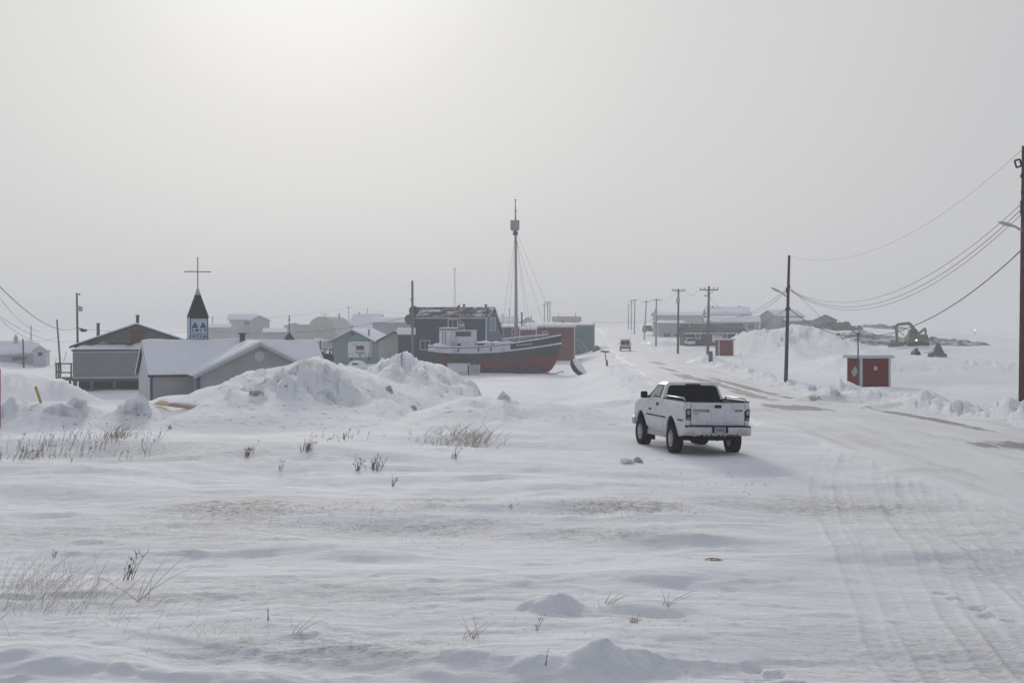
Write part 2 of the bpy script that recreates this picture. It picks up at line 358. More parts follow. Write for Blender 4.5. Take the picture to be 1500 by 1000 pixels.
def ground(x, y, attr=False):
    x = np.asarray(x, float); y = np.asarray(y, float)
    b = base(x, y); rx = roadx(y); dr = np.abs(x - rx)
    onroad = 1 - sm(3.3, 5.2, dr)
    far = 1 - sm(120, 400, y)
    z = b + (1 - onroad) * (.22 * fbm(x / 9, y / 6, 3) + .085 * fbm(x / 5, y / 2.2 + .1 * x, 4, .45) + .016 * (.3 - np.abs(fbm(x / 2.6, y / .5 + .10 * x, 3))) * sm(-.1, .3, fbm(x / 6 + 8, y / 3, 3)) + .007 * fbm(x / .5, y / .25, 2))
    z = z + .05 * fbm(x / 2.4 + 40, y / 1.0 + 7, 4) * (1 - onroad) * sm(.05, .5, fbm(x / 11 + 5, y / 9 + 3, 2) + .25) * far
    # wind crust: thin plates whose broken edges stand as little scarps
    pl = 0
    for q_, (sx_, sy_, hh_) in enumerate(((3.4, 1.7, .030), (1.9, 1.0, .022), (6.0, 2.6, .035))):
        n_ = fbm(x / sx_ + 13 * q_, y / sy_ + 7 * q_, 4, .55); pl = pl + hh_ * (sm(.04, .075, n_) + .8 * sm(-.22, -.19, n_))
    z = z + .62 * pl * (1 - onroad) * (1 - sm(60, 90, y)) * (1 - .75 * sm(2.5, 5, x) * (1 - sm(42, 50, y)))
    dirt = np.zeros(x.shape); rough = np.zeros(x.shape)
    for Dc, fr, bk, ch, sil in RIDGES:
        s = np.array(sil, float); k = (y > Dc - fr * 1.3) & (y < Dc + bk * 1.3)
        if not k.any(): continue
        xx, yk = x[k], y[k]
        wob = (y[k] - Dc) * .12
        px = 750 + (xx + wob * .0) * F / Dc
        crest = H - (np.interp(px, s[:, 0], s[:, 1]) - HY) * Dc / F
        hh = np.maximum(0, crest - z[k])
        hh *= sm(s[0, 0] - 5, s[0, 0] + 25, px) * (1 - sm(s[-1, 0] - 25, s[-1, 0] + 5, px))
        frl = fr * (1 + .22 * fbm(xx / 5 + Dc, yk / 30, 3)); t = (yk - Dc) / np.where(yk < Dc, frl, bk)
        prof = np.clip(1 - np.abs(t), 0, 1); prof = np.where(t < 0, prof ** 1.15, prof ** 1.0); prof = prof * (1 + .25 * np.sin(prof * 3.14))
        prof = np.minimum(prof, 1)
        amp = hh * prof
        wx = xx + .5 * fbm(xx / 1.5, yk / 1.5 + Dc, 3); wy = yk + .5 * fbm(xx / 1.5 + 50, yk / 1.5, 3)
        blk = sm(-.28, .10, fbm(xx / 4 + Dc, yk / 5, 2)) * sm(.30, .62, prof)          # some stretches are broken blocks, others drifted smooth
        lump = ch * np.minimum(amp, 1.7) * (1 - .75 * np.exp(-(t / .10) ** 2)) * (blk * (.42 * facets(wx / 1.9 + Dc, wy / 2.4) + .30 * facets(wx / .8 + 3 * Dc, wy / 1.0) + .14 * facets(wx / .36, wy / .42 + Dc)) + .34 * fbm(xx / 2.6, yk / 3.0, 4, .5) - .16 * np.abs(fbm(xx / 1.1 + 9, yk / 1.2, 3)) + .05)
        z[k] = z[k] + amp + lump * sm(0, .25, prof)
        dirt[k] = np.maximum(dirt[k], sm(.1, .5, prof) * max(0, ch - .35) * 1.7)
        rough[k] = np.maximum(rough[k], sm(0, .3, prof) * ch)
    # windrows along the road
    for side, off, hgt, y0, y1 in ((1, 5.9, .40, 44, 190), (-1, 5.6, .22, 62, 160)):
        d = (x - rx) * side - off - .8 * fbm(y / 9 + 3 * side, x * 0 + 2, 2); k = np.abs(d) < 3
        e = sm(y0 - 6, y0 + 8, y) * (1 - sm(y1 - 20, y1 + 10, y))
        c2, d2 = cells(x / .9, y / 1.3)
        wz = hgt * np.exp(-(d / 1.1) ** 2) * e * (.75 + .6 * fbm(x / 3, y / 4, 3) + .7 * facets(x / .9, y / 1.3) + .5 * facets(x / .35, y / .5))
        z = z + np.where(k, np.maximum(wz, 0), 0)
        rough = np.maximum(rough, np.where(k, .6 * np.exp(-(d / 1.1) ** 2) * e, 0))
    for cx, cy, L_, wd, hg, ro in DRIFTS:
        k = (np.abs(x - cx) < L_ * 2.2) & (np.abs(y - cy) < 9 + L_ * .5)
        if not k.any(): continue
        u = (x[k] - cx) * math.cos(ro) + (y[k] - cy) * math.sin(ro); v = -(x[k] - cx) * math.sin(ro) + (y[k] - cy) * math.cos(ro)
        v = v + .28 * wd * fbm(x[k] / (L_ * .35), y[k] / 3, 3)
        z[k] = z[k] + hg * np.exp(-(u / L_) ** 2 * 1.2) * np.where(v < 0, sm(-wd, 0, v), np.exp(-(v / (wd * 2.6)) ** 2))
    for i, (cx, cy, ax, ay, hg) in enumerate(MOUNDS):
        k = (np.abs(x - cx) < ax * 2.2) & (np.abs(y - cy) < ay * 2.2)
        if not k.any(): continue
        u = (x[k] - cx) / ax; v = (y[k] - cy) / ay
        r = np.hypot(u, v) + .35 * fbm(u * 1.3 + i * 3.1, v * 1.3, 3); c, d = cells(u * 1.6 + i, v * 1.6)
        z[k] = z[k] + hg * np.clip(1 - r, 0, 1) ** .8 * (.85 + .5 * (c - .4) * sm(.9, .2, d))
    pad = np.exp(-((x - 5.1) / 2.6) ** 4 - ((y - 41.6) / 3.6) ** 4); z = z * (1 - pad) + (b + .01) * pad
    near = (y < 60) & (x > 1) & (x < 17)
    tr = np.zeros(x.shape)
    if near.any():
        zz = np.zeros(near.sum()); xa, ya = x[near], y[near]; ta = np.zeros(near.sum())
        for i, t in enumerate(TRACKS):
            d = dseg(xa + .06 * fbm(xa * .2, ya / 2 + i, 2), ya, t)
            fade = (.45 + .55 * sm(-.25, .25, fbm(ya / 5 + i * 3, xa * .3, 2))) * sm(11, 12.5, ya)
            zz += fade * 1.15 * (-.010 * (1 - sm(.09, .13, d)) * (1 + .5 * np.sin(ya * 28)) + .014 * np.exp(-((d - .155) / .035) ** 2)); ta = np.maximum(ta, fade * (1 - sm(.11, .17, d)))
        z[near] += zz; tr[near] = ta
    rough = np.maximum(rough, .5 * sm(2.5, 5, x) * (1 - sm(11, 14, x)) * (1 - sm(40, 48, y)) * sm(-.15, .2, fbm(x / 3, y / 5 + 4, 3)))
    for fx_, fy_ in FOOT:
        k = (np.abs(x - fx_) < .3) & (np.abs(y - fy_) < .4)
        if k.any(): z[k] -= .05 * (1 - sm(.6, 1.0, np.hypot((x[k] - fx_) / .13, (y[k] - fy_) / .16)))
    if not attr: return z
    # stains that belong to the ground: bare wind-scoured turf, grit thrown out by the plough
    bare = np.zeros(x.shape)
    for cx, cy, ax, ay, st in ((-5.2, 27.0, 1.6, 1.6, .95), (-1.2, 28.4, 1.5, 1.2, .6), (2.3, 27.4, 1.3, 1.3, .85), (-3, 27.6, 3.0, 1.0, .45), (-1.5, 25.3, 2.4, .8, .5), (-7, 24, 6, 1.6, .35), (6.5, 29, 3, 3, .5), (1.6, 24.0, 1.6, .7, .6), (8, 25, 3, 7, .28), (6, 15, 4, 3, .3), (-1.8, 15.6, 1.6, .7, .5), (-9, 38, 5, 2.4, .4), (-3, 18.5, 3.5, 1.3, .3)):
        bare = np.maximum(bare, st * np.exp(-((x - cx) / ax) ** 2 - ((y - cy) / ay) ** 2))
    hole = np.exp(-((x - 3.05) / .16) ** 2 - ((y - 21.5) / .3) ** 2)
    return z, np.clip(dirt, 0, 1), np.clip(bare, 0, 1), np.clip(tr, 0, 1), hole, np.clip(rough, 0, 1)
def gz(x, y): return float(ground(np.array([x]), np.array([y]))[0])
def G(px, D, dz=0.0):
    x = (px - 750) * D / F; return Vector((x, D, gz(x, D) + dz))

tl = np.concatenate([np.linspace(-.80, -.40, 40, endpoint=False), np.linspace(-.40, .40, 660), np.linspace(.40, .80, 41)[1:]])
py = np.linspace(1130, 590, 330); yr = [-6, -2, 2, 5, 8] + list(F * (H) / (py - HY)) 
y_ = yr[-1]; step = yr[-1] - yr[-2]
while y_ < 1900:
    step = min(step * 1.012, y_ * .03); y_ += step; yr.append(y_)
yr = np.array(yr)
T, Y = np.meshgrid(tl, yr); X = T * (Y + 8)
Z, DIRT, BARE, TRK, HOLE, ROUGH = ground(X, Y, True)
nr, nc = X.shape
me = bpy.data.meshes.new("snow_ground")
me.vertices.add(nr * nc); me.vertices.foreach_set("co", np.stack([X, Y, Z], -1).astype(np.float32).ravel())
ii = (np.arange(nr - 1)[:, None] * nc + np.arange(nc - 1)[None, :]).ravel()
q = np.stack([ii, ii + 1, ii + nc + 1, ii + nc], 1).astype(np.int32)
me.loops.add(q.size); me.loops.foreach_set("vertex_index", q.ravel())
me.polygons.add(len(q)); me.polygons.foreach_set("loop_start", np.arange(0, q.size, 4, dtype=np.int32))
me.polygons.foreach_set("use_smooth", np.ones(len(q), bool)); me.update(calc_edges=True); me.validate()
for nm, ar in (("grit", DIRT), ("bare", BARE), ("track", TRK), ("hole", HOLE), ("rough", ROUGH)):
    a = me.attributes.new(nm, 'FLOAT', 'POINT'); a.data.foreach_set("value", ar.astype(np.float32).ravel())
gr = bpy.data.objects.new("snow_ground", me); C.objects.link(gr); tag(gr, kind="structure")

def snow_material():
    m = bpy.data.materials.new("wind packed snow"); m.use_nodes = True; t = m.node_tree; L = t.links.new; b = t.nodes["Principled BSDF"]
    def n(ty, **kw):
        k = t.nodes.new(ty)
        for a, v in kw.items(): setattr(k, a, v)
        return k
    b.inputs["Roughness"].default_value = .85; b.inputs["Specular IOR Level"].default_value = .25
    co = n("ShaderNodeTexCoord")
    def noise(scale, stretch=(1, 1, 1), det=8, ro=.6):
        mp = n("ShaderNodeMapping"); mp.inputs["Scale"].default_value = stretch; L(co.outputs["Object"], mp.inputs[0])
        k = n("ShaderNodeTexNoise"); k.inputs["Scale"].default_value = scale; k.inputs["Detail"].default_value = det; k.inputs["Roughness"].default_value = ro
        L(mp.outputs[0], k.inputs["Vector"]); return k.outputs["Fac"]
    def ramp(src, a, b_, ca=(0, 0, 0, 1), cb=(1, 1, 1, 1)):
        k = n("ShaderNodeValToRGB"); k.color_ramp.elements[0].position = a; k.color_ramp.elements[0].color = ca
        k.color_ramp.elements[1].position = b_; k.color_ramp.elements[1].color = cb; L(src, k.inputs[0]); return k.outputs[0]
    def math_(op, a, b_):
        k = n("ShaderNodeMath", operation=op)
        for i, v in ((0, a), (1, b_)):
            if isinstance(v, (int, float)): k.inputs[i].default_value = v
            else: L(v, k.inputs[i])
        return k.outputs[0]
    def attr(nm):
        k = n("ShaderNodeAttribute"); k.attribute_name = nm; return k.outputs["Fac"]
    def mixc(f, a, c):
        k = n("ShaderNodeMixRGB"); L(f, k.inputs[0])
        if isinstance(a, tuple): k.inputs[1].default_value = a
        else: L(a, k.inputs[1])
        k.inputs[2].default_value = c; return k.outputs[0]
    col = ramp(noise(.35, (1, 2.2, 1), 6), .3, .7, (.78, .785, .80, 1), (.87, .872, .878, 1))
    # old crust shows as a greyer skin between fresh drift
    col = mixc(math_('MULTIPLY', ramp(noise(.5, (1, 3.4, 1), 10, .65), .50, .62), .30), col, (.70, .702, .71, 1))
    col = mixc(math_('MULTIPLY', ramp(noise(1.2, (.35, 4.5, 1), 8, .6), .50, .60), .16), col, (.74, .742, .755, 1))
    col = mixc(math_('MULTIPLY', math_('MULTIPLY', ramp(noise(9, (.6, 2.0, 1), 6, .7), .60, .66), ramp(noise(.45, (1, 1.6, 1), 4, .6), .48, .6)), .35), col, (.50, .49, .48, 1))
    # grit in the ploughed banks
    g = math_('MULTIPLY', math_('MULTIPLY', attr("grit"), ramp(noise(.55, (1, 1, 1), 10, .72), .56, .68)), .6)
    col = mixc(g, col, (.47, .44, .40, 1))
    g = math_('MULTIPLY', math_('MULTIPLY', attr("grit"), ramp(noise(2.6, (1, 1, 1), 6, .65), .60, .66)), .8)
    col = mixc(g, col, (.16, .14, .12, 1))
    # wind-scoured turf: pale tan cast with dark flecks
    ba = attr("bare")
    f1 = math_('MULTIPLY', ba, ramp(noise(.9, (1, 2.4, 1), 10, .7), .42, .58))
    col = mixc(math_('MULTIPLY', f1, .6), col, (.52, .475, .41, 1))
    f2 = math_('MULTIPLY', ba, ramp(noise(7.0, (.8, 2.4, 1), 5, .65), .50, .56))
    col = mixc(math_('MULTIPLY', f2, .8), col, (.24, .20, .155, 1))
    f3 = math_('MULTIPLY', ba, ramp(noise(15.0, (.8, 2.0, 1), 4, .65), .555, .60))
    col = mixc(f3, col, (.10, .085, .07, 1))
    col = mixc(math_('MULTIPLY', attr("track"), .14), col, (.55, .545, .54, 1))
    col = mixc(math_('MULTIPLY', ramp(attr("hole"), .35, .7), ramp(noise(9, (1, 1, 1), 4), .4, .5)), col, (.17, .12, .08, 1))
    L(col, b.inputs["Base Color"])
    hsum = math_('ADD', math_('MULTIPLY', noise(2.2, (.7, 2.0, 1), 8, .6), 1.0), math_('MULTIPLY', math_('MULTIPLY', noise(3.5, (1, 1, 1), 10, .7), attr("rough")), 1.6))
    hsum = math_('ADD', hsum, math_('MULTIPLY', noise(18, (.7, 1.6, 1), 6, .7), .48))
    bp = n("ShaderNodeBump"); bp.inputs["Strength"].default_value = .6; bp.inputs["Distance"].default_value = .085; L(hsum, bp.inputs["Height"]); L(bp.outputs[0], b.inputs["Normal"])
    return m
me.materials.append(snow_material())

# ------------------------------------------------------------------ road: packed ice a little above the snow bed, its edges dipping under the verge
ry_ = [6.0]
while ry_[-1] < 1200: ry_.append(ry_[-1] * 1.006 + .05)
ry_ = np.array(ry_); uu = np.concatenate([np.linspace(-5.2, -3.2, 9)[:-1], np.linspace(-3.2, 3.2, 40), np.linspace(3.2, 5.2, 9)[1:]])
U, RY = np.meshgrid(uu, ry_); RX = roadx(RY) + U
edge = 3.9 + .9 * fbm(RY / 6 + 31 * np.sign(U), U * 0 + .5, 4) 
RZ = ground(RX, RY) * 0 + base(RX, RY)
gzr = ground(RX, RY)
RZ = gzr + np.where(np.abs(U) < edge, .03, .03 - (np.abs(U) - edge) * .16)
RZ += .018 * fbm(RX / .8, RY / 5, 3)
wet = np.zeros(RX.shape)
for cx, cy, ax, ay in ((14.6, 118, .9, 10), (13.0, 68.5, 1.1, 5.0), (15.7, 42.8, 2.2, 2.0), (14.9, 108, .8, 14), (14.5, 86, .6, 10), (13.9, 67, .9, 5), (16.4, 58, .45, 12), (16.2, 100, .5, 22), (16.0, 80, .4, 10), (15.2, 138, .5, 10), (15.0, 100, .45, 14), (16.5, 160, .7, 8)):
    wet = np.maximum(wet, np.exp(-((RX - cx) / ax) ** 2 - ((RY - cy) / ay) ** 2))
me = bpy.data.meshes.new("road"); nr, nc = RX.shape
me.vertices.add(nr * nc); me.vertices.foreach_set("co", np.stack([RX, RY, RZ], -1).astype(np.float32).ravel())
ii = (np.arange(nr - 1)[:, None] * nc + np.arange(nc - 1)[None, :]).ravel(); q = np.stack([ii, ii + 1, ii + nc + 1, ii + nc], 1).astype(np.int32)
me.loops.add(q.size); me.loops.foreach_set("vertex_index", q.ravel()); me.polygons.add(len(q)); me.polygons.foreach_set("loop_start", np.arange(0, q.size, 4, dtype=np.int32))
me.polygons.foreach_set("use_smooth", np.ones(len(q), bool)); me.update(calc_edges=True); me.validate()
a = me.attributes.new("wet", 'FLOAT', 'POINT'); a.data.foreach_set("value", wet.astype(np.float32).ravel())
a = me.attributes.new("across", 'FLOAT', 'POINT'); a.data.foreach_set("value", (np.abs(U) / edge).astype(np.float32).ravel())
ro = bpy.data.objects.new("road", me); C.objects.link(ro); tag(ro, kind="structure")
def road_material():
    m = bpy.data.materials.new("packed ice road"); m.use_nodes = True; t = m.node_tree; L = t.links.new; b = t.nodes["Principled BSDF"]
    n = t.nodes.new
    b.inputs["Roughness"].default_value = .55; b.inputs["Specular IOR Level"].default_value = .35
    co = n("ShaderNodeTexCoord")
    def noise(scale, st, det=8, ro=.6):
        mp = n("ShaderNodeMapping"); mp.inputs["Scale"].default_value = st; L(co.outputs["Object"], mp.inputs[0])
        k = n("ShaderNodeTexNoise"); k.inputs["Scale"].default_value = scale; k.inputs["Detail"].default_value = det; k.inputs["Roughness"].default_value = ro; L(mp.outputs[0], k.inputs["Vector"]); return k.outputs["Fac"]
    def ramp(src, a, b_, ca=(0, 0, 0, 1), cb=(1, 1, 1, 1)):
        k = n("ShaderNodeValToRGB"); k.color_ramp.elements[0].position = a; k.color_ramp.elements[0].color = ca; k.color_ramp.elements[1].position = b_; k.color_ramp.elements[1].color = cb; L(src, k.inputs[0]); return k.outputs[0]
    def mt(op, a, b_):
        k = n("ShaderNodeMath"); k.operation = op
        for i, v in ((0, a), (1, b_)):
            if isinstance(v, (int, float)): k.inputs[i].default_value = v
            else: L(v, k.inputs[i])
        return k.outputs[0]
    def mixc(f, a, c):
        k = n("ShaderNodeMixRGB"); L(f, k.inputs[0]); L(a, k.inputs[1]); k.inputs[2].default_value = c; return k.outputs[0]
    def attr(nm):
        k = n("ShaderNodeAttribute"); k.attribute_name = nm; return k.outputs["Fac"]
    col = ramp(noise(.5, (1, .12, 1)), .3, .7, (.61, .606, .598, 1), (.74, .738, .732, 1))
    col = mixc(mt('MULTIPLY', ramp(noise(1.1, (1.3, .09, 1), 10, .7), .5, .62), .5), col, (.47, .455, .43, 1))
    col = mixc(mt('MULTIPLY', ramp(noise(.7, (.8, .25, 1), 10, .7), .50, .62), .75), col, (.76, .765, .78, 1))
    col = mixc(ramp(mt('ADD', attr("across"), mt('MULTIPLY', noise(.6, (1, .3, 1), 8, .65), 1.3)), 1.0, 1.5), col, (.80, .803, .812, 1))
    wn = noise(1.3, (1.5, .22, 1), 12, .66)
    wf = ramp(mt('ADD', mt('ADD', mt('MULTIPLY', attr("wet"), .40), mt('MULTIPLY', wn, .75)), mt('MULTIPLY', noise(3.5, (1.3, .45, 1), 10, .75), .42)), .76, .86)
    col = mixc(mt('MULTIPLY', wf, .85), col, (.135, .123, .11, 1))
    L(col, b.inputs["Base Color"])
    bp = n("ShaderNodeBump"); bp.inputs["Strength"].default_value = .4; bp.inputs["Distance"].default_value = .04; L(noise(3, (1.2, .4, 1), 10, .65), bp.inputs["Height"]); L(bp.outputs[0], b.inputs["Normal"])
    return m
me.materials.append(road_material())

# ================================================================== BUILDINGS
def zp(py, D): return H - (py - HY) * D / F
def xp(px, D): return (px - 750) * D / F
def add_window(parent, face, u, z, ww, hh, w, d, frame=None, pane=None, fw=.09):
    """a framed window on a wall of a house: frame bars proud of the wall, pane as its sub-part"""
    frame = frame or M['white_trim']; pane = pane or M['pane']
    def put(u0, u1, z0, z1, o0, o1):
        if face == 'f': return (u0, -d / 2 - o1, z0), (u1, -d / 2 - o0, z1)
        if face == 'b': return (u0, d / 2 + o0, z0), (u1, d / 2 + o1, z1)
        if face == 'l': return (-w / 2 - o1, u0, z0), (-w / 2 - o0, u1, z1)
        return (w / 2 + o0, u0, z0), (w / 2 + o1, u1, z1)
    m = MB(); a, b = u - ww / 2, u + ww / 2; c, e = z, z + hh
    for r in ((a - fw, a, c - fw, e + fw), (b, b + fw, c - fw, e + fw), (a, b, c - fw, c), (a, b, e, e + fw), ((a + b) / 2 - .02, (a + b) / 2 + .02, c, e)):
        m.box(*put(r[0], r[1], r[2], r[3], -.02, .05))
    fo = m.build('window', frame, parent)
    MB().box(*put(a, b, c, e, -.02, .02)).build('pane', pane, fo)
    return fo
def house(name, label, cat, loc, rz, w, d, wh, rise, wall, roof, ridge='x', apex=0.0, base_z=-1.2, oh=.3, snow=.16, th=.12, trim=None, eave2=None, windows=(), chimneys=(), corners=None, fascia=None, group=None, snowmat=None):
    t = thing(name, label, cat, loc, rz, group)
    e2 = wh if eave2 is None else eave2
    span, run = (w, d) if ridge == 'y' else (d, w); ax = 1 if ridge == 'y' else 0
    hs = span / 2; A = (apex, wh + rise)
    poly = [(-hs, base_z), (hs, base_z), (hs, e2), A, (-hs, wh)]
    MB().prism(poly, ax, -run / 2, run / 2).build('wall', wall, t)
    s1 = (A[1] - wh) / (A[0] + hs); s2 = (A[1] - e2) / (hs - A[0])
    el = (-hs - oh, wh - s1 * oh); er = (hs + oh, e2 - s2 * oh)
    ro = MB().prism([el, A, er, (er[0], er[1] + th), (A[0], A[1] + th), (el[0], el[1] + th)], ax, -run / 2 - oh, run / 2 + oh).build('roof', roof, t)
    if fascia:
        for s in (-1, 1):
            y0 = s * (run / 2 + oh); y1 = y0 + s * .04; f = MB()
            for p, q in ((el, A), (A, er)): f.prism([(p[0], p[1] - .12), (q[0], q[1] - .12), (q[0], q[1] + th + .02), (p[0], p[1] + th + .02)], ax, min(y0, y1), max(y0, y1))
            f.build('fascia', fascia, ro)
    if snow:
        n = 14; i_ = .06; 
        xs = [el[0] + i_ + (A[0] - el[0] - i_) * k / n for k in range(n)] + [A[0] + (er[0] - i_ - A[0]) * k / n for k in range(n + 1)]
        ys = [-(run / 2 + oh - .03) + 2 * (run / 2 + oh - .03) * k / 26 for k in range(27)]
        def rz_(x): return (A[1] + (x - A[0]) * s1 if x < A[0] else A[1] - (x - A[0]) * s2) + th
        top = []
        for yq in ys:
            row = []
            for x in xs:
                k = min(1, min(x - xs[0], xs[-1] - x) / .3, (min(yq - ys[0], ys[-1] - yq) + .02) / .2)
                nz = float(fbm(np.array([x * .5 + loc[0]]), np.array([yq * .35 + loc[1]]), 3)[0])
                row.append((x, yq, rz_(x) + .004 + max(.01, snow * (.45 + .55 * k ** .5) * (1 + .6 * nz) - (.10 if abs(x - A[0]) < .3 else 0) * snow)))
            top.append(row)
        sm_ = MB()
        def sw(p): return p if ax == 1 else (p[1], p[0], p[2])
        sm_.grid([[sw(p) for p in row] for row in top])
        nb = len(xs); ny = len(ys)
        rim = [(i, 0) for i in range(ny)] + [(ny - 1, j) for j in range(nb)] + [(i, nb - 1) for i in range(ny - 1, -1, -1)] + [(0, j) for j in range(nb - 1, -1, -1)]
        o = len(sm_.v); k = 0
        for i, j in rim:
            p = top[i][j]; sm_.v.append(sw(p)); sm_.v.append(sw((p[0], p[1], rz_(p[0]) - .02)))
        for q_ in range(len(rim) - 1):
            a = o + 2 * q_; sm_.f.append((a, a + 1, a + 3, a + 2)); sm_.m.append(0)
        sm_.build('roof_snow', snowmat or M['roof_snow'], ro, smooth=True)
    if corners:
        for sx in (-1, 1):
            for sy in (-1, 1):
                c = MB(); x, y = sx * w / 2, sy * d / 2; ht = wh if sx < 0 or ridge == 'x' else e2
                if ridge == 'x': ht = wh if sy < 0 else e2
                c.box((x - .09 if sx > 0 else x - .03, y - .03 if sy < 0 else y - .09, base_z), (x + .03 if sx > 0 else x + .09, y + .09 if sy < 0 else y + .03, ht - .15))
                c.build('corner_trim', corners, t)
    for wd in windows: add_window(t, *wd[:5], w, d, *wd[5:])
    for cx, cy, h, r, mm in chimneys:
        xx = cx if ridge == 'y' else cy
        zz = rz_c = (A[1] + (xx - A[0]) * s1 if xx < A[0] else A[1] - (xx - A[0]) * s2)
        MB().lathe([(r, -.3), (r, h - .15), (r * 1.5, h - .12), (r * 1.5, h), (r * .8, h)], (cx, cy, zz), 12).build('chimney', mm, ro, smooth=False)
    return t

# ---- church with a little belfry
D = 115.0; gl = -2.45
ch = house('church', 'grey sided church with snowy cross gable roof and blue corner trim', 'church', (xp(338, D), D, gl), R(21), 13.4, 7.6, zp(545, 113.4) - gl, zp(502, D) - zp(545, 113.4),
           M['grey_siding'], M['shingle'], 'x', oh=.35, snow=.18, corners=M['blue_trim'], fascia=M['white_trim'], chimneys=[(.85, -.55, 1.15, .22, M['flue'])], windows=[('l', -.6, .9, 1.0, 1.5, M['blue_trim'])])
MB().box((-6.83, -3.78, -1), (-6.802, 3.78, 2.05)).prism([(-3.78, 2.05), (3.78, 2.05), (0, 4.35)], 0, -6.83, -6.802).build('end_wall', M['pale_wall'], ch)
wh_ = zp(545, 113.4) - gl; ap_ = zp(502, D) - gl
wing = MB().prism([(1.1 - 4.7, -1), (1.1 + 4.7, -1), (1.1 + 4.7, wh_ + .02), (1.1, ap_ - .1), (1.1 - 4.7, wh_ + .02)], 1, -6.3, -.2).build('front_wing', M['grey_siding'], ch)
sl = (ap_ - wh_) / 4.7
def roofz(x): return ap_ - abs(x - 1.1) * sl
def wing_slab(t0, t1, oh, y0, y1): # snow and roof slabs follow the gable
    L_ = 1.1 - 4.7 - oh; R_ = 1.1 + 4.7 + oh
    return MB().prism([(L_, roofz(L_) + t0), (1.1, roofz(1.1) + t0), (R_, roofz(R_) + t0), (R_, roofz(R_) + t1), (1.1, roofz(1.1) + t1), (L_, roofz(L_) + t1)], 1, y0, y1)
wr = wing_slab(-.03, .10, .35, -6.65, -.1).build('wing_roof', M['shingle'], ch)
P = []
for yq in np.linspace(-6.68, -.1, 16):
    row = []
    for x in np.linspace(1.1 - 5.1, 1.1 + 5.1, 29):
        e = min(1, (5.12 - abs(x - 1.1)) / .35)
        row.append((x, yq, roofz(x) + .10 + .20 * (.35 + .65 * max(e, 0) ** .5) * (1 + .35 * math.sin(yq * 2.1 + x) * .4) - (.06 if abs(x - 1.1) < .25 else 0)))
    P.append(row)
s_ = MB().grid(P); low = [(p[0], p[1] , roofz(p[0]) + .09) for p in P[0]]; s_.grid([P[0], low], flip=True)
for j in (0, -1): s_.grid([[r[j] for r in P], [(r[j][0], r[j][1], roofz(r[j][0]) + .09) for r in P]])
s_.build('roof_snow', M['roof_snow'], wr, smooth=False)
f = MB()
for x0, x1 in ((1.1 - 5.05, 1.1), (1.1, 1.1 + 5.05)):
    f.prism([(x0, roofz(x0) - .16), (x1, roofz(x1) - .16), (x1, roofz(x1) + .10), (x0, roofz(x0) + .10)], 1, -6.69, -6.655)
f.build('fascia', M['ltgrey'], wr)
c = MB()
for x in (1.1 - 4.7, 1.1 + 4.7 - .16):
    MB().box((x - .02, -6.33, -1), (x + .20, -6.2, wh_ - .1)).box((x - .03 if x < 0 else x + .17, -6.2, -1), (x if x < 0 else x + .2, -5.95, wh_ - .1)).build('corner_trim', M['blue_trim'], wing)
MB().lathe([(.40, 0), (.40, .04), (.33, .06)], (1.1, -6.36, ap_ - .95), 24, axis=1).build('gable_vent', M['ltgrey'], wing)
# belfry
bx, by = -2.5, .9; bz = ap_ + .12; bw = .69
be = MB().box((bx - bw, by - bw, bz), (bx + bw, by + bw, bz + 1.95)).build('belfry', M['signwhite'], ch)
for sx in (-1, 1):
    for sy in (-1, 1): MB().cbox((bx + sx * bw, by + sy * bw, bz + .98), (.075, .075, 1.96)).build('corner_trim', M['blue_trim'], be)
MB().cbox((bx, by - bw - .03, bz + 1.9), (1.5, .1, .12)).build('head_trim', M['dark_trim'], be)
MB().box((bx - .84, by - .84, bz - .7), (bx + .84, by + .84, bz + .22)).build('ledge', M['dark_trim'], be)
m = MB()
for cx in (-.32, .32): m.prism([(bx + cx - .27, bz + 1.08), (bx + cx + .27, bz + 1.08), (bx + cx, bz + 1.58)], 1, by - bw - .03, by - bw - .002)
m.build('triangle_panel', M['blue_trim'], be)
m = MB()                      # dark lettering of the belfry board, too far off to read
for x0, x1, z0, z1 in ((-.52, -.47, .78, 1.0), (-.56, -.42, .90, .94), (-.30, -.02, .84, .96), (-.2, -.12, .78, 1.0), (.10, .15, .78, .98), (.16, .2, .86, 1.0), (.36, .62, .92, .98), (.46, .52, .80, .95), (-.55, .62, .60, .64), (-.5, -.36, .36, .5), (-.2, -.05, .38, .5), (.08, .2, .36, .5), (.34, .55, .36, .48)):
    m.box((bx + x0, by - bw - .025, bz + z0), (bx + x1, by - bw - .002, bz + z1))
m.build('lettering', M['dark_trim'], be)
def frustum(r0, r1, z0, z1, x, y): return MB().add([(x + sx * r, y + sy * r, z) for r, z in ((r0, z0), (r1, z1)) for sx, sy in ((-1, -1), (1, -1), (1, 1), (-1, 1))], [(3, 2, 1, 0), (4, 5, 6, 7)] + [(k, (k + 1) % 4, (k + 1) % 4 + 4, k + 4) for k in range(4)])
frustum(.78, .21, bz + 1.95, bz + 3.75, bx, by).build('spire', M['spire'], be)
frustum(.22, .05, bz + 3.75, bz + 4.35, bx, by).build('spire_cap', M['steel'], be)
MB().cbox((bx, by, bz + 5.45), (.085, .085, 2.7)).cbox((bx, by, bz + 5.62), (2.15, .07, .085)).build('cross', M['cross'], be)
vx, vy = 4.85, .35
v_ = frustum(.52, .38, ap_ - .35, ap_ + .25, vx, vy); q = frustum(.38, .10, ap_ + .25, ap_ + .75, vx, vy); v_.add(q.v, q.f); v_.tube([(vx, vy, ap_ + .7), (vx, vy, ap_ + 2.25)], .035, 6); v_.cbox((vx, vy, ap_ + 1.85), (.3, .04, .05))
v_.build('roof_ventilator', M['flue'], ch)

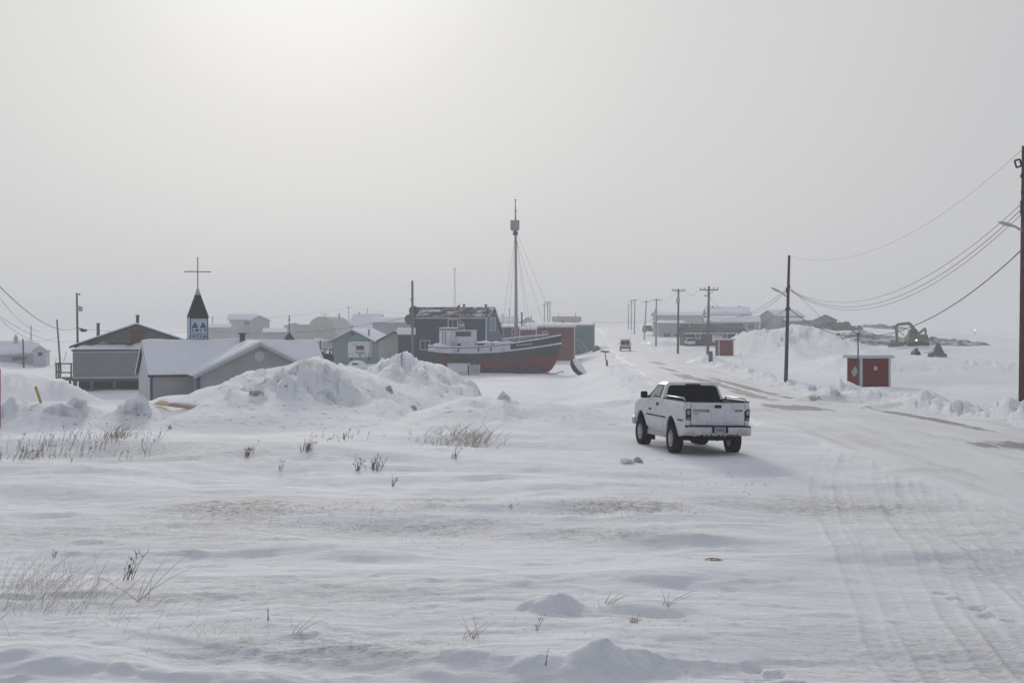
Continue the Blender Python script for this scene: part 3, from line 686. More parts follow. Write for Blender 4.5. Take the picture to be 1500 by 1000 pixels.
# ---- grey house on stilts
D = 133.0; gl = zp(573, D); fl = zp(552, D) - gl
sh = thing('stilt_house', 'grey gabled house standing on timber stilts with a side deck', 'house', (xp(200, D), D, gl), R(13))
ev = zp(507, D) - gl; ap = zp(477, D) - gl; hw = 5.55
MB().prism([(-hw, fl), (hw, fl), (hw, ev), (0, ap), (-hw, ev)], 1, 0, 9).build('wall', M['weathered'], sh)
sl2 = (ap - ev) / hw; o = .45
rf = MB().prism([(-hw - o, ev - sl2 * o), (0, ap), (hw + o, ev - sl2 * o), (hw + o, ev - sl2 * o + .16), (0, ap + .16), (-hw - o, ev - sl2 * o + .16)], 1, -.6, 9.4).build('roof', M['dark_trim'], sh)
MB().prism([(-hw - o + .05, ev - sl2 * o + .165), (0, ap + .162), (hw + o - .05, ev - sl2 * o + .165), (hw + o - .2, ev - sl2 * o + .36), (0, ap + .30), (-hw - o + .5, ev - sl2 * o + .42)], 1, -.56, 9.35).build('roof_snow', M['roof_snow'], rf)
MB().box((-.55, -.05, ap - 1.75), (.75, .0, ap - .45)).build('loft_hatch', mat('rusty hatch', (.12, .066, .042), .85, .25, 2), sh)
ax0, ax1 = -5.55, 1.1; at_ = zp(513, D) - gl
an = MB().box((ax0, -2.3, fl), (ax1, -.002, at_)).build('porch', M['panel_grey'], sh)
MB().box((ax0 - .15, -2.45, at_ + .003), (ax1 + .15, -.004, at_ + .12)).build('porch_roof', M['dark_trim'], an)
P = [[(x, y, at_ + .123 + (.10 + .42 * (y + 2.4) / 2.4) * (1 + .2 * math.sin(x * 1.7) + .15 * math.sin(x * 3.9 + 1)) * min(1, (min(x - ax0, ax1 - x) + .2) / .8)) for x in np.linspace(ax0 - .1, ax1 + .1, 24)] for y in np.linspace(-2.4, -.01, 6)]
s_ = MB().grid(P); s_.grid([P[0], [(p[0], p[1], at_ + .12) for p in P[0]]]); s_.grid([[r[0] for r in P], [(r[0][0], r[0][1], at_ + .12) for r in P]]); s_.build('porch_snow', M['roof_snow'], an)
MB().box((ax0 - .02, -2.34, fl - .02), (ax1 + .02, -2.302, fl + .12)).box((ax0 - .02, -2.33, at_ - .16), (ax1 + .02, -2.302, at_ - .02)).build('band', M['ltgrey'], an)
for y in (-2.2, 8.6): MB().box((-5.6, y, fl - .28), (5.4, y + .2, fl - .02)).build('floor_beam', M['timber'], sh)
for x in (-5.3, -3.9, -1.9, 1.6, 3.6, 5.2):
    for y in (-2.1, 3.4, 8.7): MB().box((x - .13, y - .13, -.8), (x + .13, y + .13, fl - .28)).build('stilt', M['timber'], sh)
MB().box((-5.2, 1.2, -.6), (5.2, 1.3, fl - .3)).build('skirting', M['shingle'], sh)
dk = MB().box((-7.1, -2.2, fl - .2), (ax0 - .02, 2.5, fl - .02)).build('deck', M['timber'], sh)
rl = zp(531, D) - gl
for x, y in ((-7.0, -2.1), (-7.0, .2), (-7.0, 2.4), (ax0 - .15, -2.1)): MB().box((x - .07, y - .07, fl - .02), (x + .07, y + .07, rl)).build('railing_post', M['timber'], dk)
m = MB()
for z in (rl - .06, (rl + fl) / 2 - .2): m.box((-7.08, -2.16, z), (ax0 - .05, -2.04, z + .12)).box((-7.06, -2.03, z), (-6.94, 2.4, z + .12))
m.build('railing', M['timber'], dk)
for x, y in ((-6.95, -2.05), (-6.3, -2.05), (-6.95, 2.3), (-5.75, 2.3), (-5.8, -2.05)): MB().box((x - .1, y - .1, -.8), (x + .1, y + .1, fl - .2)).build('deck_post', M['timber'], dk)
for px_, h0, h1 in ((142, 490, 473), (201, 478, 461)):
    x = (px_ - 200) * D / F / 1.0; MB().lathe([(.15, -.5), (.15, (h0 - h1) * D / F - .1), (.2, (h0 - h1) * D / F - .08), (.2, (h0 - h1) * D / F)], (x, 1.0 if px_ > 150 else 4.5, zp(h0, D) - gl), 12).build('chimney', M['flue'], rf)
m = MB().cbox((-2.1, -1.6, at_ + .62), (3.4, .12, .1)).cbox((-.5, -1.6, at_ + .6), (.35, .3, .22)); m.build('fallen_board', M['dark_trim'], an)

# ---- big blue house
D = 195.0; gl = -2.5
bh_w = 11.0; bl = house('blue_house', 'tall navy blue house with snow patched roof behind the beached boat', 'house', (xp(667, D) , D + 3.6, gl), R(-15), bh_w, 8.0, zp(463, D) - gl, zp(449.5, D) - zp(463, D) - .1, M['navy'], M['snowy_shingle'], 'x', apex=-.6, eave2=zp(490, D) - gl, oh=.25, snow=0, corners=M['white_trim'], fascia=M['midgrey'],
       windows=[('f', .75, zp(481, D) - gl, 1.25, 1.2), ('f', -3.25, zp(511.5, D) - gl, 1.3, 1.15), ('r', -1.6, zp(484, D) - gl, .75, 1.7, None, M['navy_pale']), ('r', .2, zp(484, D) - gl, .7, 1.7, None, M['navy_pale']), ('f', 3.0, zp(515, D) - gl, 1.0, 1.0)],
       chimneys=[(1.2, -.3, .75, .14, M['flue']), (4.4, -.4, .62, .15, M['flue'])])
MB().box((bh_w / 2 + .002, -3.9, -1), (bh_w / 2 + .012, 3.9, zp(491, D) - gl - .1)).prism([(-3.95, zp(491, D) - gl - .1), (3.6, zp(491, D) - gl - .1), (3.0, zp(486, D) - gl - .1), (-.6, zp(451.5, D) - gl - .2), (-3.95, zp(464.5, D) - gl - .1)], 0, bh_w / 2 + .002, bh_w / 2 + .012).build('end_cladding', M['navy_pale'], bl)
MB().box((-bh_w / 2 - .25, -4.22, zp(463, D) - gl - .35), (bh_w / 2 + .2, -4.03, zp(463, D) - gl - .16)).build('gutter', M['ltgrey'], bl)
tk = MB().lathe([(.0, -.6), (.5, -.55), (.72, -.2), (.75, .2), (.6, .6), (.3, .75)], (0, 0, 0), 14, axis=1).build('satellite_dish', M['flue'], None, loc=(xp(601, 193), 193, zp(467.5, 193)), rz=.5)
tag(tk, 'dark round dish fixed at the corner of the blue house', 'dish')
MB().tube([(0, .2, 0), (.7, .8, -.1), (1.0, 1.6, -.2)], .08, 6).build('bracket', M['flue'], tk)
MB().lathe([(.2, -.3), (.62, -.2), (.7, .2), (.3, .4)], (.68, .2, 1.15), 12, axis=1).build('dish_cover', M['shingle'], tk)
fp = thing('flag', 'faded red flag hanging on a thin pole before the blue house', 'flag', (xp(673.5, 188), 188, gz(xp(673.5, 188), 188)))
zt = zp(444, 188) - fp.location.z
MB().tube([(0, 0, -.5), (0, 0, zt)], .035, 6).build('flagpole', M['steel'], fp)
MB().grid([[(-.02 - .34 * j / 5, .05 * math.sin(j * 1.3 + i), zt - .05 - .19 * i + -.10 * j / 5 * (1 if i else 6)) for j in range(6)] for i in range(7)]).build('cloth', M['flag'], fp, smooth=True)
house('shed', 'low blue shed with rounded snow roof beside the blue house', 'shed', (xp(594.5, 190), 191, -2.5), R(4), 2.2, 3, zp(491, 189) + 2.5, .7, M['navy'], M['shingle'], 'x', snow=.3, oh=.15)

# ---- houses of the middle distance
house('beige_house', 'beige gable shack between the green house and the blue shed', 'house', (xp(587, 203), 204, -2.4), R(-12), 4.9, 6, zp(499, 201) + 2.4, zp(486, 201) - zp(499, 201), M['beige'], M['shingle'], 'y', snow=.10, oh=.3, fascia=M['dark_trim'])
house('green_house', 'mint green house with a snowy roof behind the white camper', 'house', (xp(530, 217), 220, -2.3), R(-16), 6.7, 9, zp(500, 216) + 2.3, zp(484.5, 216) - zp(500, 216), M['green'], M['dkgreen'], 'y', snow=.2, oh=.35, fascia=M['dkgreen'], windows=[('f', .02, zp(490.5, 216) + 2.3, .28, .28, M['dark_trim'])], chimneys=[(2.2, -3.4, 1.3, .11, M['flue'])])
cp = thing('camper', 'white camper trailer with one dark window parked before the green house', 'camper', (xp(527, 196), 196.5, zp(527, 196)), R(-4))
MB().box((-1.5, -1.2, .35), (1.5, 1.2, 2.35)).build('body', M['boatwhite'], cp, bevel=.18, seg=3)
MB().box((-.35, -1.23, 1.4), (.75, -1.19, 1.95)).build('window', M['pane'], cp)
MB().box((-1.45, -1.15, 2.352), (1.45, 1.15, 2.45)).build('roof_snow', M['roof_snow'], cp, bevel=.05)
m = MB().tube([(-.45, -1.25, 1.1), (-.2, -1.3, .95), (.6, -1.3, .95), (.85, -1.25, 1.1)], .05).tube([(.2, -1.3, .95), (.2, -1.3, .3)], .05); m.build('bike_rack', M['flue'], cp)
for s in (-1, 1): MB().lathe([(.3, -.1), (.34, 0), (.3, .1)], (s * 1.2, 0, .3), 16, axis=0).build('wheel', M['black'], cp)
bc = thing('buried_car', 'car buried in drifted snow with only its dark rear window showing', 'car', (xp(523, 178), 178, zp(541, 178)))
MB().add(*[(q.v, q.f) for q in [MB().lathe([(1.25, 0), (1.2, .5), (.95, .85), (.65, 1.05), (.2, 1.12)], (0, 0, 0), 20)]][0]).build('snow_cover', M['roof_snow'], bc, smooth=True)
MB().cbox((-.15, -1.04, .72), (.75, .10, .22), rx=R(-30)).build('rear_window', M['glass'], bc, bevel=.03)
tr_ = thing('tractor', 'dark half buried tractor with an upright exhaust pipe', 'tractor', (xp(470, 150), 150, zp(528, 150)), R(20))
MB().box((-.55, -.4, .2), (.25, .4, 1.0)).build('hood', M['dkgreen'], tr_, bevel=.08)
MB().tube([(-.05, 0, 1.0), (-.05, 0, 2.15)], [.05, .06], 8).build('exhaust_pipe', M['flue'], tr_)
m = MB()
for x, y in ((.45, -.45), (.45, .45), (1.1, -.45), (1.1, .45)): m.box((x - .05, y - .05, .2), (x + .05, y + .05, 1.25))
m.box((.38, -.5, 1.2), (1.18, .5, 1.3)); m.build('roll_frame', M['flue'], tr_)
for s in (-1, 1): MB().lathe([(.3, -.14), (.5, -.1), (.52, .1), (.3, .14)], (.75, s * .62, .25), 18, axis=1).build('wheel', M['black'], tr_)
MB().box((.5, -.25, .5), (.95, .25, .62)).box((.88, -.25, .6), (.98, .25, 1.0)).build('seat', M['black'], tr_, bevel=.04)

# ---- far houses fading in the haze
house('far_house', 'pale two storey house with hipped roof faint in haze beyond the church', 'house', (xp(352, 420), 424, -2.4), R(12), 7.8, 8, zp(468, 420) + 2.4, 1.5, M['ltgrey'], M['midgrey'], 'x', snow=.1, oh=.5, windows=[('f', 1.0, zp(476, 420) + 2.4, 1.6, 1.2)])
house('far_house', 'gable fronted wing of grey boards joined to the pale two storey house', 'house', (xp(378, 418), 420, -2.4), R(12), 5.6, 10, zp(469, 418) + 2.4, zp(462.5, 418) - zp(469, 418), M['midgrey'], M['midgrey'], 'y', snow=.08, oh=.4)
house('far_house', 'long low tan house faint behind the belfry', 'house', (xp(318, 400), 402, -2.4), R(10), 6.8, 7, zp(480, 400) + 2.4, .9, M['beige'], M['midgrey'], 'x', snow=.15, oh=.3)
house('far_house', 'low dark house half hidden by the church ridge and its ventilator', 'house', (xp(401, 360), 362, -2.4), R(8), 5.5, 7, zp(487, 360) + 2.4, .9, M['midgrey'], M['midgrey'], 'x', snow=.15, oh=.3)
house('far_house', 'grey gable house faint behind the dark roof ventilator', 'house', (xp(431, 400), 402, -2.4), R(6), 5.8, 7, zp(477.5, 400) + 2.4, .8, M['ltgrey'], M['midgrey'], 'y', snow=.1, oh=.3)
house('far_house', 'flat roofed hut touching the round roofed hut in the haze', 'house', (xp(450, 395), 398, -2.4), R(6), 5.0, 7, zp(476, 395) + 2.4, .4, M['midgrey'], M['midgrey'], 'x', snow=.1, oh=.3)
qh = thing('arched_hut', 'round roofed hut of pale canvas colour in the haze', 'hut', (xp(480, 345), 348, -2.4), R(-24))
rr = 3.9; zc = zp(464, 345) + 2.4 - rr
arc = [(rr * math.cos(a), zc + rr * math.sin(a)) for a in np.linspace(math.pi * 1.02, -math.pi * .02, 25)]
MB().prism([(arc[-1][0], -1), (arc[0][0], -1)] + arc, 1, -4, 4).build('shell', M['beige'], qh)
MB().prism([(p[0] * 1.03, zc + (p[1] - zc) * 1.03) for p in arc] + [p for p in arc[::-1]], 1, -3.7, 4.2).build('roof', M['ltgrey'], qh)
MB().box((-.3, -6, -1), (2.4, -4.01, 2.0)).build('porch', M['midgrey'], qh); MB().prism([(-.5, 2.0), (2.6, 2.0), (2.5, 2.25), (-.4, 2.9)], 1, -6.1, -4.0).build('porch_roof', M['roof_snow'], qh)
MB().lathe([(.16, 0), (.16, 1.2), (.24, 1.2), (.24, 1.35)], (1.9, 1.5, zc + rr * .86), 10).build('chimney', M['flue'], qh)
MB().tube([(-.6, -1, zc + rr), (-.6, -1, zc + rr + .7)], .06).cbox((-.6, -1, zc + rr + .6), (1.4, .1, .1)).build('aerial', M['flue'], qh)
house('far_house', 'dull pink two storey house with long roof faint in haze', 'house', (xp(537, 415), 419, -2.4), R(-10), 8.4, 9, zp(476, 415) + 2.4, zp(460, 415) - zp(476, 415), M['pink'], M['pink'], 'x', snow=.04, oh=.3, chimneys=[(-2.6, -.2, .8, .15, M['flue'])])
house('far_house', 'blue grey lean-to house in front of the dull pink house', 'house', (xp(541, 395), 398, -2.4), R(-10), 8.6, 4, zp(483, 395) + 2.4, 1.5, M['navy_pale'], M['midgrey'], 'x', snow=.14, oh=.3)
house('long_house', 'long grey house with a bright snow roof beyond the beige shack', 'house', (xp(579, 300), 304, -2.4), R(-8), 8.8, 7, zp(472.5, 300) + 2.4, zp(466, 300) - zp(472.5, 300), M['midgrey'], M['midgrey'], 'x', snow=.25, oh=.45)

# ---- buildings behind the boat
D = 232.0; gl = -2.3
house('red_building', 'long dark red building with white corner boards behind the bow', 'building', (xp(808, D), D + 4, gl), R(-3), 7.9, 8, zp(479.5, D) - gl, .5, M['red'], M['ltgrey'], 'x', snow=.25, oh=.18, corners=M['white_trim'], fascia=M['white_trim'], windows=[('f', -.9, zp(491, D) - gl, .62, .58)], chimneys=[(2.0, -1.0, .7, .12, M['flue']), (-.6, -1.5, .3, .15, M['flue'])])
house('red_building', 'low red porch with a snow roof in front of the longer red building', 'building', (xp(774, 229), 230.2, gl), R(-3), 2.7, 2.5, zp(483, 229) - gl, .35, M['red'], M['ltgrey'], 'x', snow=.18, oh=.12, corners=M['white_trim'])
house('red_building', 'dull red annex with white framed window just behind the mast', 'building', (xp(752, 233), 237, gl), R(-3), 3.4, 8, zp(480, 233) - gl, .4, mat('dull red siding', (.10, .045, .042), .8, .15, .8, siding=.15, snow=.14), M['ltgrey'], 'x', snow=.2, oh=.15, windows=[('f', .45, zp(490, 233) - gl, .8, .85)])
D = 262.0
gb = house('green_building', 'grey green shed with outside stair beside the red building', 'building', (xp(857.5, D), D + 4, -2.0), R(-6), 3.5, 8, zp(477, D) + 2.0, .35, M['dkgreen'], M['ltgrey'], 'x', snow=.2, oh=.12)
m = MB()
for k in range(6): m.box((-.9 + k * .28, -4.9, .2 + .3 * (5 - k)), (-.6 + k * .28, -4.02, .28 + .3 * (5 - k)))
m.tube([(-1.3, -4.9, 2.9), (-.6, -4.9, 2.75), (.75, -4.9, 1.2), (.75, -4.9, .1)], .05); m.build('stair', M['ltgrey'], gb)
tb = MB().lathe([(1.0, -.2), (.9, .35), (.6, .75), (.2, .95)], (0, 0, 0), 12).build('covered_drum', M['dkgreen'], None, smooth=True, loc=(xp(874, 250), 250, gz(xp(874, 250), 250))); tb.scale = (.75, .75, 1); tag(tb, 'dark rounded heap beside the grey green shed', 'heap')
house('far_house', 'tan roofed low building beyond the red building', 'house', (xp(831, 350), 354, -1.5), R(0), 6.3, 7, zp(470, 350) + 1.5, zp(464, 350) - zp(470, 350), M['beige'], M['tan'], 'x', snow=0, oh=.4, chimneys=[(-2.0, 0, .8, .07, M['flue']), (2.2, 0, 1.0, .07, M['flue'])])
house('far_house', 'small grey roofed house beyond the mast', 'house', (xp(771, 380), 383, -2), R(6), 5.5, 6, zp(474, 380) + 2, zp(465, 380) - zp(474, 380), M['ltgrey'], M['midgrey'], 'y', snow=.06, oh=.4, chimneys=[(1.2, -1, 1.2, .12, M['flue'])])
house('far_house', 'pale house with a snowy roof past the end of the blue house', 'house', (xp(742, 340), 344, -2), R(4), 5, 7, zp(472, 340) + 2, zp(465, 340) - zp(472, 340), M['ltgrey'], M['ltgrey'], 'x', snow=.2, oh=.4, chimneys=[(-1, 0, .9, .1, M['flue'])])
st = MB().lathe([(.13, -9), (.13, 1.6), (.2, 1.62), (.2, 1.8)], (0, 0, 0), 10).build('stove_pipe', M['flue'], None, loc=(xp(764.5, 229), 231.5, zp(474, 229))); tag(st, 'tall dark stove pipe standing by the red porch roof', 'stove pipe')

# ---- right of the road
house('garage', 'pale grey garage with two dark doors beyond the third pole', 'garage', (xp(984, 330), 335, -.9), R(2), 6.4, 9, zp(474, 330) + .9, .5, M['midgrey'], M['midgrey'], 'x', snow=.15, oh=.2, windows=[('f', -1.2, .1, 1.6, 2.4, M['ltgrey'], M['brown']), ('f', 1.4, .6, 1.4, 1.8, M['ltgrey'], M['brown'])])
D = 262.0; gl = -.6
bb = house('brown_house', 'long dark brown house with two white framed windows and patchy snow roof', 'house', (xp(1047, D), D + 4, gl), R(1), 11.0, 8, zp(487, D) - gl, zp(475, D) - zp(487, D), M['brown'], mat('brown roof with snow', (.06, .055, .05), .9, .2, 1, snow=.5), 'x', snow=0, oh=.3,
      windows=[('f', -3.15, zp(495.5, D) - gl, .7, .9, M['white_trim'], M['pane'], .13), ('f', 1.75, zp(495.5, D) - gl, .7, .9, M['white_trim'], M['pane'], .13)], chimneys=[(-3.9, -1.5, 1.0, .07, M['flue'])])
MB().box((-5.75, -4.35, zp(487.6, D) - gl - .16), (5.75, -4.31, zp(487.6, D) - gl + .02)).build('fascia', M['white_trim'], bb)
def box_thing(name, label, cat, px, D, w, d, h, mm, z=None, bev=.15):
    o = MB().box((-w / 2, -d / 2, 0), (w / 2, d / 2, h)); x = xp(px, D)
    ob = o.build(name, mm, None, bevel=bev, seg=3, loc=(x, D, gz(x, D) if z is None else z)); return tag(ob, label, cat)
x = xp(1011, 254)
cv = thing('parked_car', 'snow covered car parked against the dark brown house', 'car', (x, 254, zp(506, 254)))
MB().add([(-.85, -1, .25), (.85, -1, .25), (.85, 1, .25), (-.85, 1, .25), (-.85, -1, .8), (.85, -1, .8), (.85, 1, .8), (-.85, 1, .8)], [(0, 3, 2, 1), (4, 5, 6, 7), (0, 1, 5, 4), (1, 2, 6, 5), (2, 3, 7, 6), (3, 0, 4, 7)]).build('body', M['boatwhite'], cv, bevel=.1)
MB().prism([(-.75, .8), (.75, .8), (.6, 1.3), (-.6, 1.3)], 1, -.7, .8).build('cabin', M['pane'], cv, bevel=.06); MB().box((-.6, -.65, 1.302), (.6, .75, 1.42)).build('roof_snow', M['roof_snow'], cv, bevel=.05)
for s in (-1, 1): MB().lathe([(.28, -.1), (.31, 0), (.28, .1)], (s * .75, -.75, .3), 14, axis=0).build('wheel', M['black'], cv)
bx_ = box_thing('freight_container', 'pale freight box standing in front of the dark brown house', 'container', 1050, 256, 1.5, 1.6, 1.35, M['pale_wall'], zp(500, 256) - .2); MB().box((-.6, -.83, .1), (-.05, -.802, 1.25)).box((.05, -.83, .1), (.6, -.83 + .028, 1.25)).build('door', M['ltgrey'], bx_)
D = 340.0; gl = .5
house('hall', 'big two tier hall, its upper block under a clean snow roof', 'hall', (xp(1069, 352), 357, gl), R(-4), 10.2, 14, zp(461, 350) - gl, zp(448, 350) - zp(461, 350) - .6, M['beige'], M['midgrey'], 'x', snow=.5, oh=.5, chimneys=[(-3.6, -1, .9, .14, M['flue']), (3.0, -1, .9, .14, M['flue'])])
house('hall', 'lower wing of the big hall with a long pale roof', 'hall', (xp(1076, 333), 338, gl), R(-4), 12.4, 9, zp(472, 334) - gl, zp(464.5, 334) - zp(472, 334), M['midgrey'], M['beige'], 'x', snow=.3, oh=.4, windows=[('f', 4.2, zp(481, 334) - gl, 1.2, 1.0, M['ltgrey'])])
house('far_house', 'long thin roofed building far behind the poles', 'house', (xp(1000, 400), 404, -.6), R(2), 15, 9, zp(462, 400) + .6, .9, M['ltgrey'], M['midgrey'], 'x', snow=.05, oh=.5)
D = 335.0
house('far_house', 'grey house on the rise with its snow roof beside the leaning pole', 'house', (xp(1150, D), D + 4, 2.3), R(22), 7.6, 7, zp(463, D) - 2.3, 1.3, M['ltgrey'], M['ltgrey'], 'x', snow=.25, oh=.3)
house('far_house', 'grey gable house with a low pitched roof on the rise', 'house', (xp(1203, D - 8), D - 4, 2.2), R(10), 5.6, 9, zp(469, D) - 2.2, zp(461.5, D) - zp(469, D), M['midgrey'], M['midgrey'], 'y', snow=.06, oh=.3)
house('far_house', 'low grey extension between the two houses on the rise', 'house', (xp(1172, D - 4), D, 2.2), R(6), 6.5, 5, zp(470.5, D) - 2.2, .7, M['midgrey'], M['ltgrey'], 'x', snow=.06, oh=.2)

# ---- red shelters
def shelter(label, pxl, pxr, top, bot, D, rz, depth, side_win=True):
    gl = zp(bot, D); w_ = (pxr - pxl) * D / F; h_ = (bot - top) * D / F
    t = thing('shelter', label, 'shelter', (xp((pxl + pxr) / 2, D), D, gl), rz, 'red roadside shelters')
    MB().box((-w_ / 2, 0, -.4), (w_ / 2, depth, h_ - .12)).build('wall', M['red_sh'], t)
    m = MB()
    for x in (-w_ / 2, w_ / 2 - .12): m.box((x - .02, -.03, -.4), (x + .14, .1, h_ - .125))
    m.build('corner_trim', M['pale_wall'], t)
    r = MB().box((-w_ / 2 - .25, -.25, h_ - .12), (w_ / 2 + .2, depth + .2, h_ + .02)).build('roof', M['pale_wall'], t)
    MB().box((-w_ / 2 - .22, -.22, h_ + .022), (w_ / 2 + .17, depth + .17, h_ + .12)).build('roof_snow', M['roof_snow'], r, bevel=.05)
    return t, w_, h_
t, w_, h_ = shelter('red boarded bus shelter with white notice and a metal post at its corner', 1258.5, 1306.5, 522, 568, 100, R(14), 2.0)
MB().box((-.12, -.03, 1.25), (.12, -.002, 1.52)).build('notice', M['ltgrey'], t)
MB().prism([(.25, 1.1), (.95, .75), (1.3, 1.1), (.75, 1.55)], 0, -w_ / 2 - .03, -w_ / 2 - .002).build('opening', M['midgrey'], t)
shelter('smaller red shelter by the dark post, farther down the road', 1052.5, 1075, 497, 520, 200, R(4), 2.2)
mp = MB().tube([(0, 0, -.5), (0, 0, 3.75)], .05, 8).build('metal_post', M['flue'], None, loc=(xp(1257, 98.8), 98.8, zp(568, 98.8))); tag(mp, 'thin dark metal post standing at the shelter corner', 'post')
MB().box((-.1, -.07, 3.6), (.1, .07, 3.8)).build('post_cap', M['flue'], mp)

# ---- far cottages at the left edge
gl = -1.25; D = 205
house('cottage', 'white cottage with big snow roof and a small roof cupola', 'cottage', (xp(12, D), D + 3, gl), R(14), 4.4, 6, zp(519, D) - gl, zp(503, D) - zp(519, D), M['pale_wall'], M['ltgrey'], 'x', snow=.3, oh=.35, base_z=-1.5, windows=[('f', 1.0, .5, .8, .7)])
MB().lathe([(.30, 0), (.30, .7), (.42, .72), (.02, 1.5)], (xp(14, D), D + 2.6, zp(504.5, D)), 8).build('cupola', M['ltgrey'], None)
cu = bpy.data.objects['cupola']; pa = [o for o in C.objects if o.get('label', '').startswith('white cottage with big')][0]
cu.data.transform(Matrix.Translation(-Vector(pa.location))); cu.data.transform(Matrix.Rotation(-pa.rotation_euler.z, 4, 'Z')); cu.parent = pa
house('cottage', 'small white cottage with one dark window and a pale door', 'cottage', (xp(54, 200), 202, gl), R(10), 1.75, 3.4, zp(514, 200) - gl, zp(507.5, 200) - zp(514, 200), M['pale_wall'], M['ltgrey'], 'y', snow=.15, oh=.15, base_z=-1.5, windows=[('f', 0.05, zp(520, 200) - gl, .42, .3, M['flue'])])
house('cottage', 'snow roofed lean-to joining the two white cottages', 'cottage', (xp(33, 202), 204.5, gl), R(10), 2.6, 3.0, zp(518, 202) - gl, zp(505, 202) - zp(518, 202), M['ltgrey'], M['ltgrey'], 'x', snow=.2, oh=.15, base_z=-1.5)
wp = MB()
for k in range(5): wp.tube([(-.9 + .4 * k, 0, 0), (-.7 + .4 * k, .3, .55 + .1 * (k % 2))], .06).tube([(-1, .1 * k, .12 + .1 * k), (1, .1 * k, .1 + .12 * k)], .05)
o = wp.build('lumber_pile', M['timber'], None, loc=(xp(28, 196), 196, zp(528.5, 196))); tag(o, 'dark tangled lumber pile against the white cottages', 'lumber pile')

# ================================================================== THE BEACHED BOAT
D = 177.0; K = D / F; gl = zp(547, D)
bt = thing('wooden_boat', 'beached wooden schooner with dark green topsides, red bottom and tall mast', 'boat', (xp(724.5, D), D, gl), R(-3))
def bx_(px): return (px - 724.5) * K
def bz_(py): return (547 - py) * K
def prof(pts): a = np.array(pts, float); return lambda px: (547 - np.interp(px, a[:, 0], a[:, 1])) * K
keel = prof([(627, 512.5), (633, 519), (640, 526), (647, 534), (654, 541), (664, 545.5), (700, 546.5), (795, 546.5), (803, 545), (809, 540), (814, 532), (817.5, 522), (820, 512), (822, 503)])
wl = prof([(627, 529), (645, 529.5), (700, 530), (760, 527), (822, 520)])
rail = prof([(627, 512.5), (645, 514.8), (670, 516), (700, 516), (730, 514.5), (760, 511.5), (790, 507.5), (822, 502.5)])
bul = prof([(627, 507.5), (645, 509), (670, 509.5), (700, 508.5), (730, 506), (760, 502.5), (790, 498), (822, 492)])
def beam(px):
    s = (px - 627) / 195.0
    return max(.03, 2.35 * min(1, s / .17) ** .5 * min(1, (1 - s) / .44) ** .62)
st = np.concatenate([627 + 30 * np.linspace(0, 1, 12) ** 1.6, np.linspace(660, 790, 30), 822 - 30 * np.linspace(1, 0, 14)[1:] ** 1.4])
m = MB(); RB = 9; RT = 7
for side in (-1, 1):
    rows = []
    for px in st:
        k, r_ = float(keel(px)), float(rail(px)); wv = min(max(float(wl(px)), k), r_); b = beam(px); row = []
        zs = list(np.linspace(k, wv, RB)) + list(np.linspace(wv, r_, RT))[1:]
        for z in zs:
            t = (z - k) / max(r_ - k, .02)
            full = 1.0 - .35 * max(0, (px - 770) / 52)
            row.append((bx_(px), side * (.10 + (b - .10) * (1 - (1 - t) ** 2.6) ** (.62 + .9 * (1 - full)) * (.9 + .1 * t)) if b > .11 else side * b * t, z))
        rows.append(row)
    o = len(m.v); n = RB + RT - 1
    m.v += [p for row in rows for p in row]
    for i in range(len(rows) - 1):
        for j in range(n - 1):
            f = (o + i * n + j, o + i * n + j + 1, o + (i + 1) * n + j + 1, o + (i + 1) * n + j)
            m.f.append(f); m.m.append(1 if j < RB - 1 else 0)
m.build('hull', [M['hull'], M['hullred']], bt, smooth=True)
def outline(zf, px0=627, px1=822, out=0.0, side=-1, n=46):
    return [(bx_(px), side * (beam(px) + out), float(zf(px))) for px in (627 + (px1 - 627) * np.linspace(0, 1, n) if px0 == 627 else np.linspace(px0, px1, n))]
stx = list(st)
for side in (-1, 1):
    MB().tube([(bx_(p), side * (beam(p) + .02), float(rail(p))) for p in stx], .115, 8).build('rub_rail', M['boatwhite'], bt, smooth=True)
    cp_ = MB().tube([(bx_(p), side * beam(p), float(bul(p)) + .04) for p in stx], .075, 6).build('cap_rail', M['hull'], bt, smooth=True)
    MB().tube([(bx_(p), side * beam(p), float(bul(p)) + .13) for p in stx], .085, 6).build('cap_snow', M['roof_snow'], cp_, smooth=True)
    for p0, p1, mm in ((627, 749, M['boatwhite']), (749, 822, M['hull'])):
        pp = [p for p in stx if p0 <= p <= p1]
        pp = ([p0] if pp[0] > p0 else []) + pp + ([p1] if pp[-1] < p1 else [])
        g = MB(); g.grid([[(bx_(p), side * beam(p), float(rail(p)) * (1 - t) + float(bul(p)) * t) for t in (0, .5, 1)] for p in pp])
        g.grid([[(bx_(p), side * max(beam(p) - .12, .01), float(rail(p)) * (1 - t) + float(bul(p)) * t) for t in (0, .5, 1)] for p in pp])
        g.build('bulwark', mm, bt)
MB().grid([[(bx_(p), sd_ * (beam(p) - .02), float(rail(p)) + .1 + .12 * (1 - abs(sd_))) for sd_ in (-1, -.5, 0, .5, 1)] for p in stx]).build('deck', M['roof_snow'], bt, smooth=True)
MB().prism([(bx_(646), bz_(532)), (bx_(657), bz_(533)), (bx_(658), bz_(543)), (bx_(650), bz_(541))], 1, -.07, .07).build('rudder', M['hullred'], bt)
MB().prism([(bx_(660), -.3), (bx_(800), -.3), (bx_(806), .12), (bx_(700), .12), (bx_(664), .15)], 1, -.16, .16).build('keel', M['hullred'], bt)
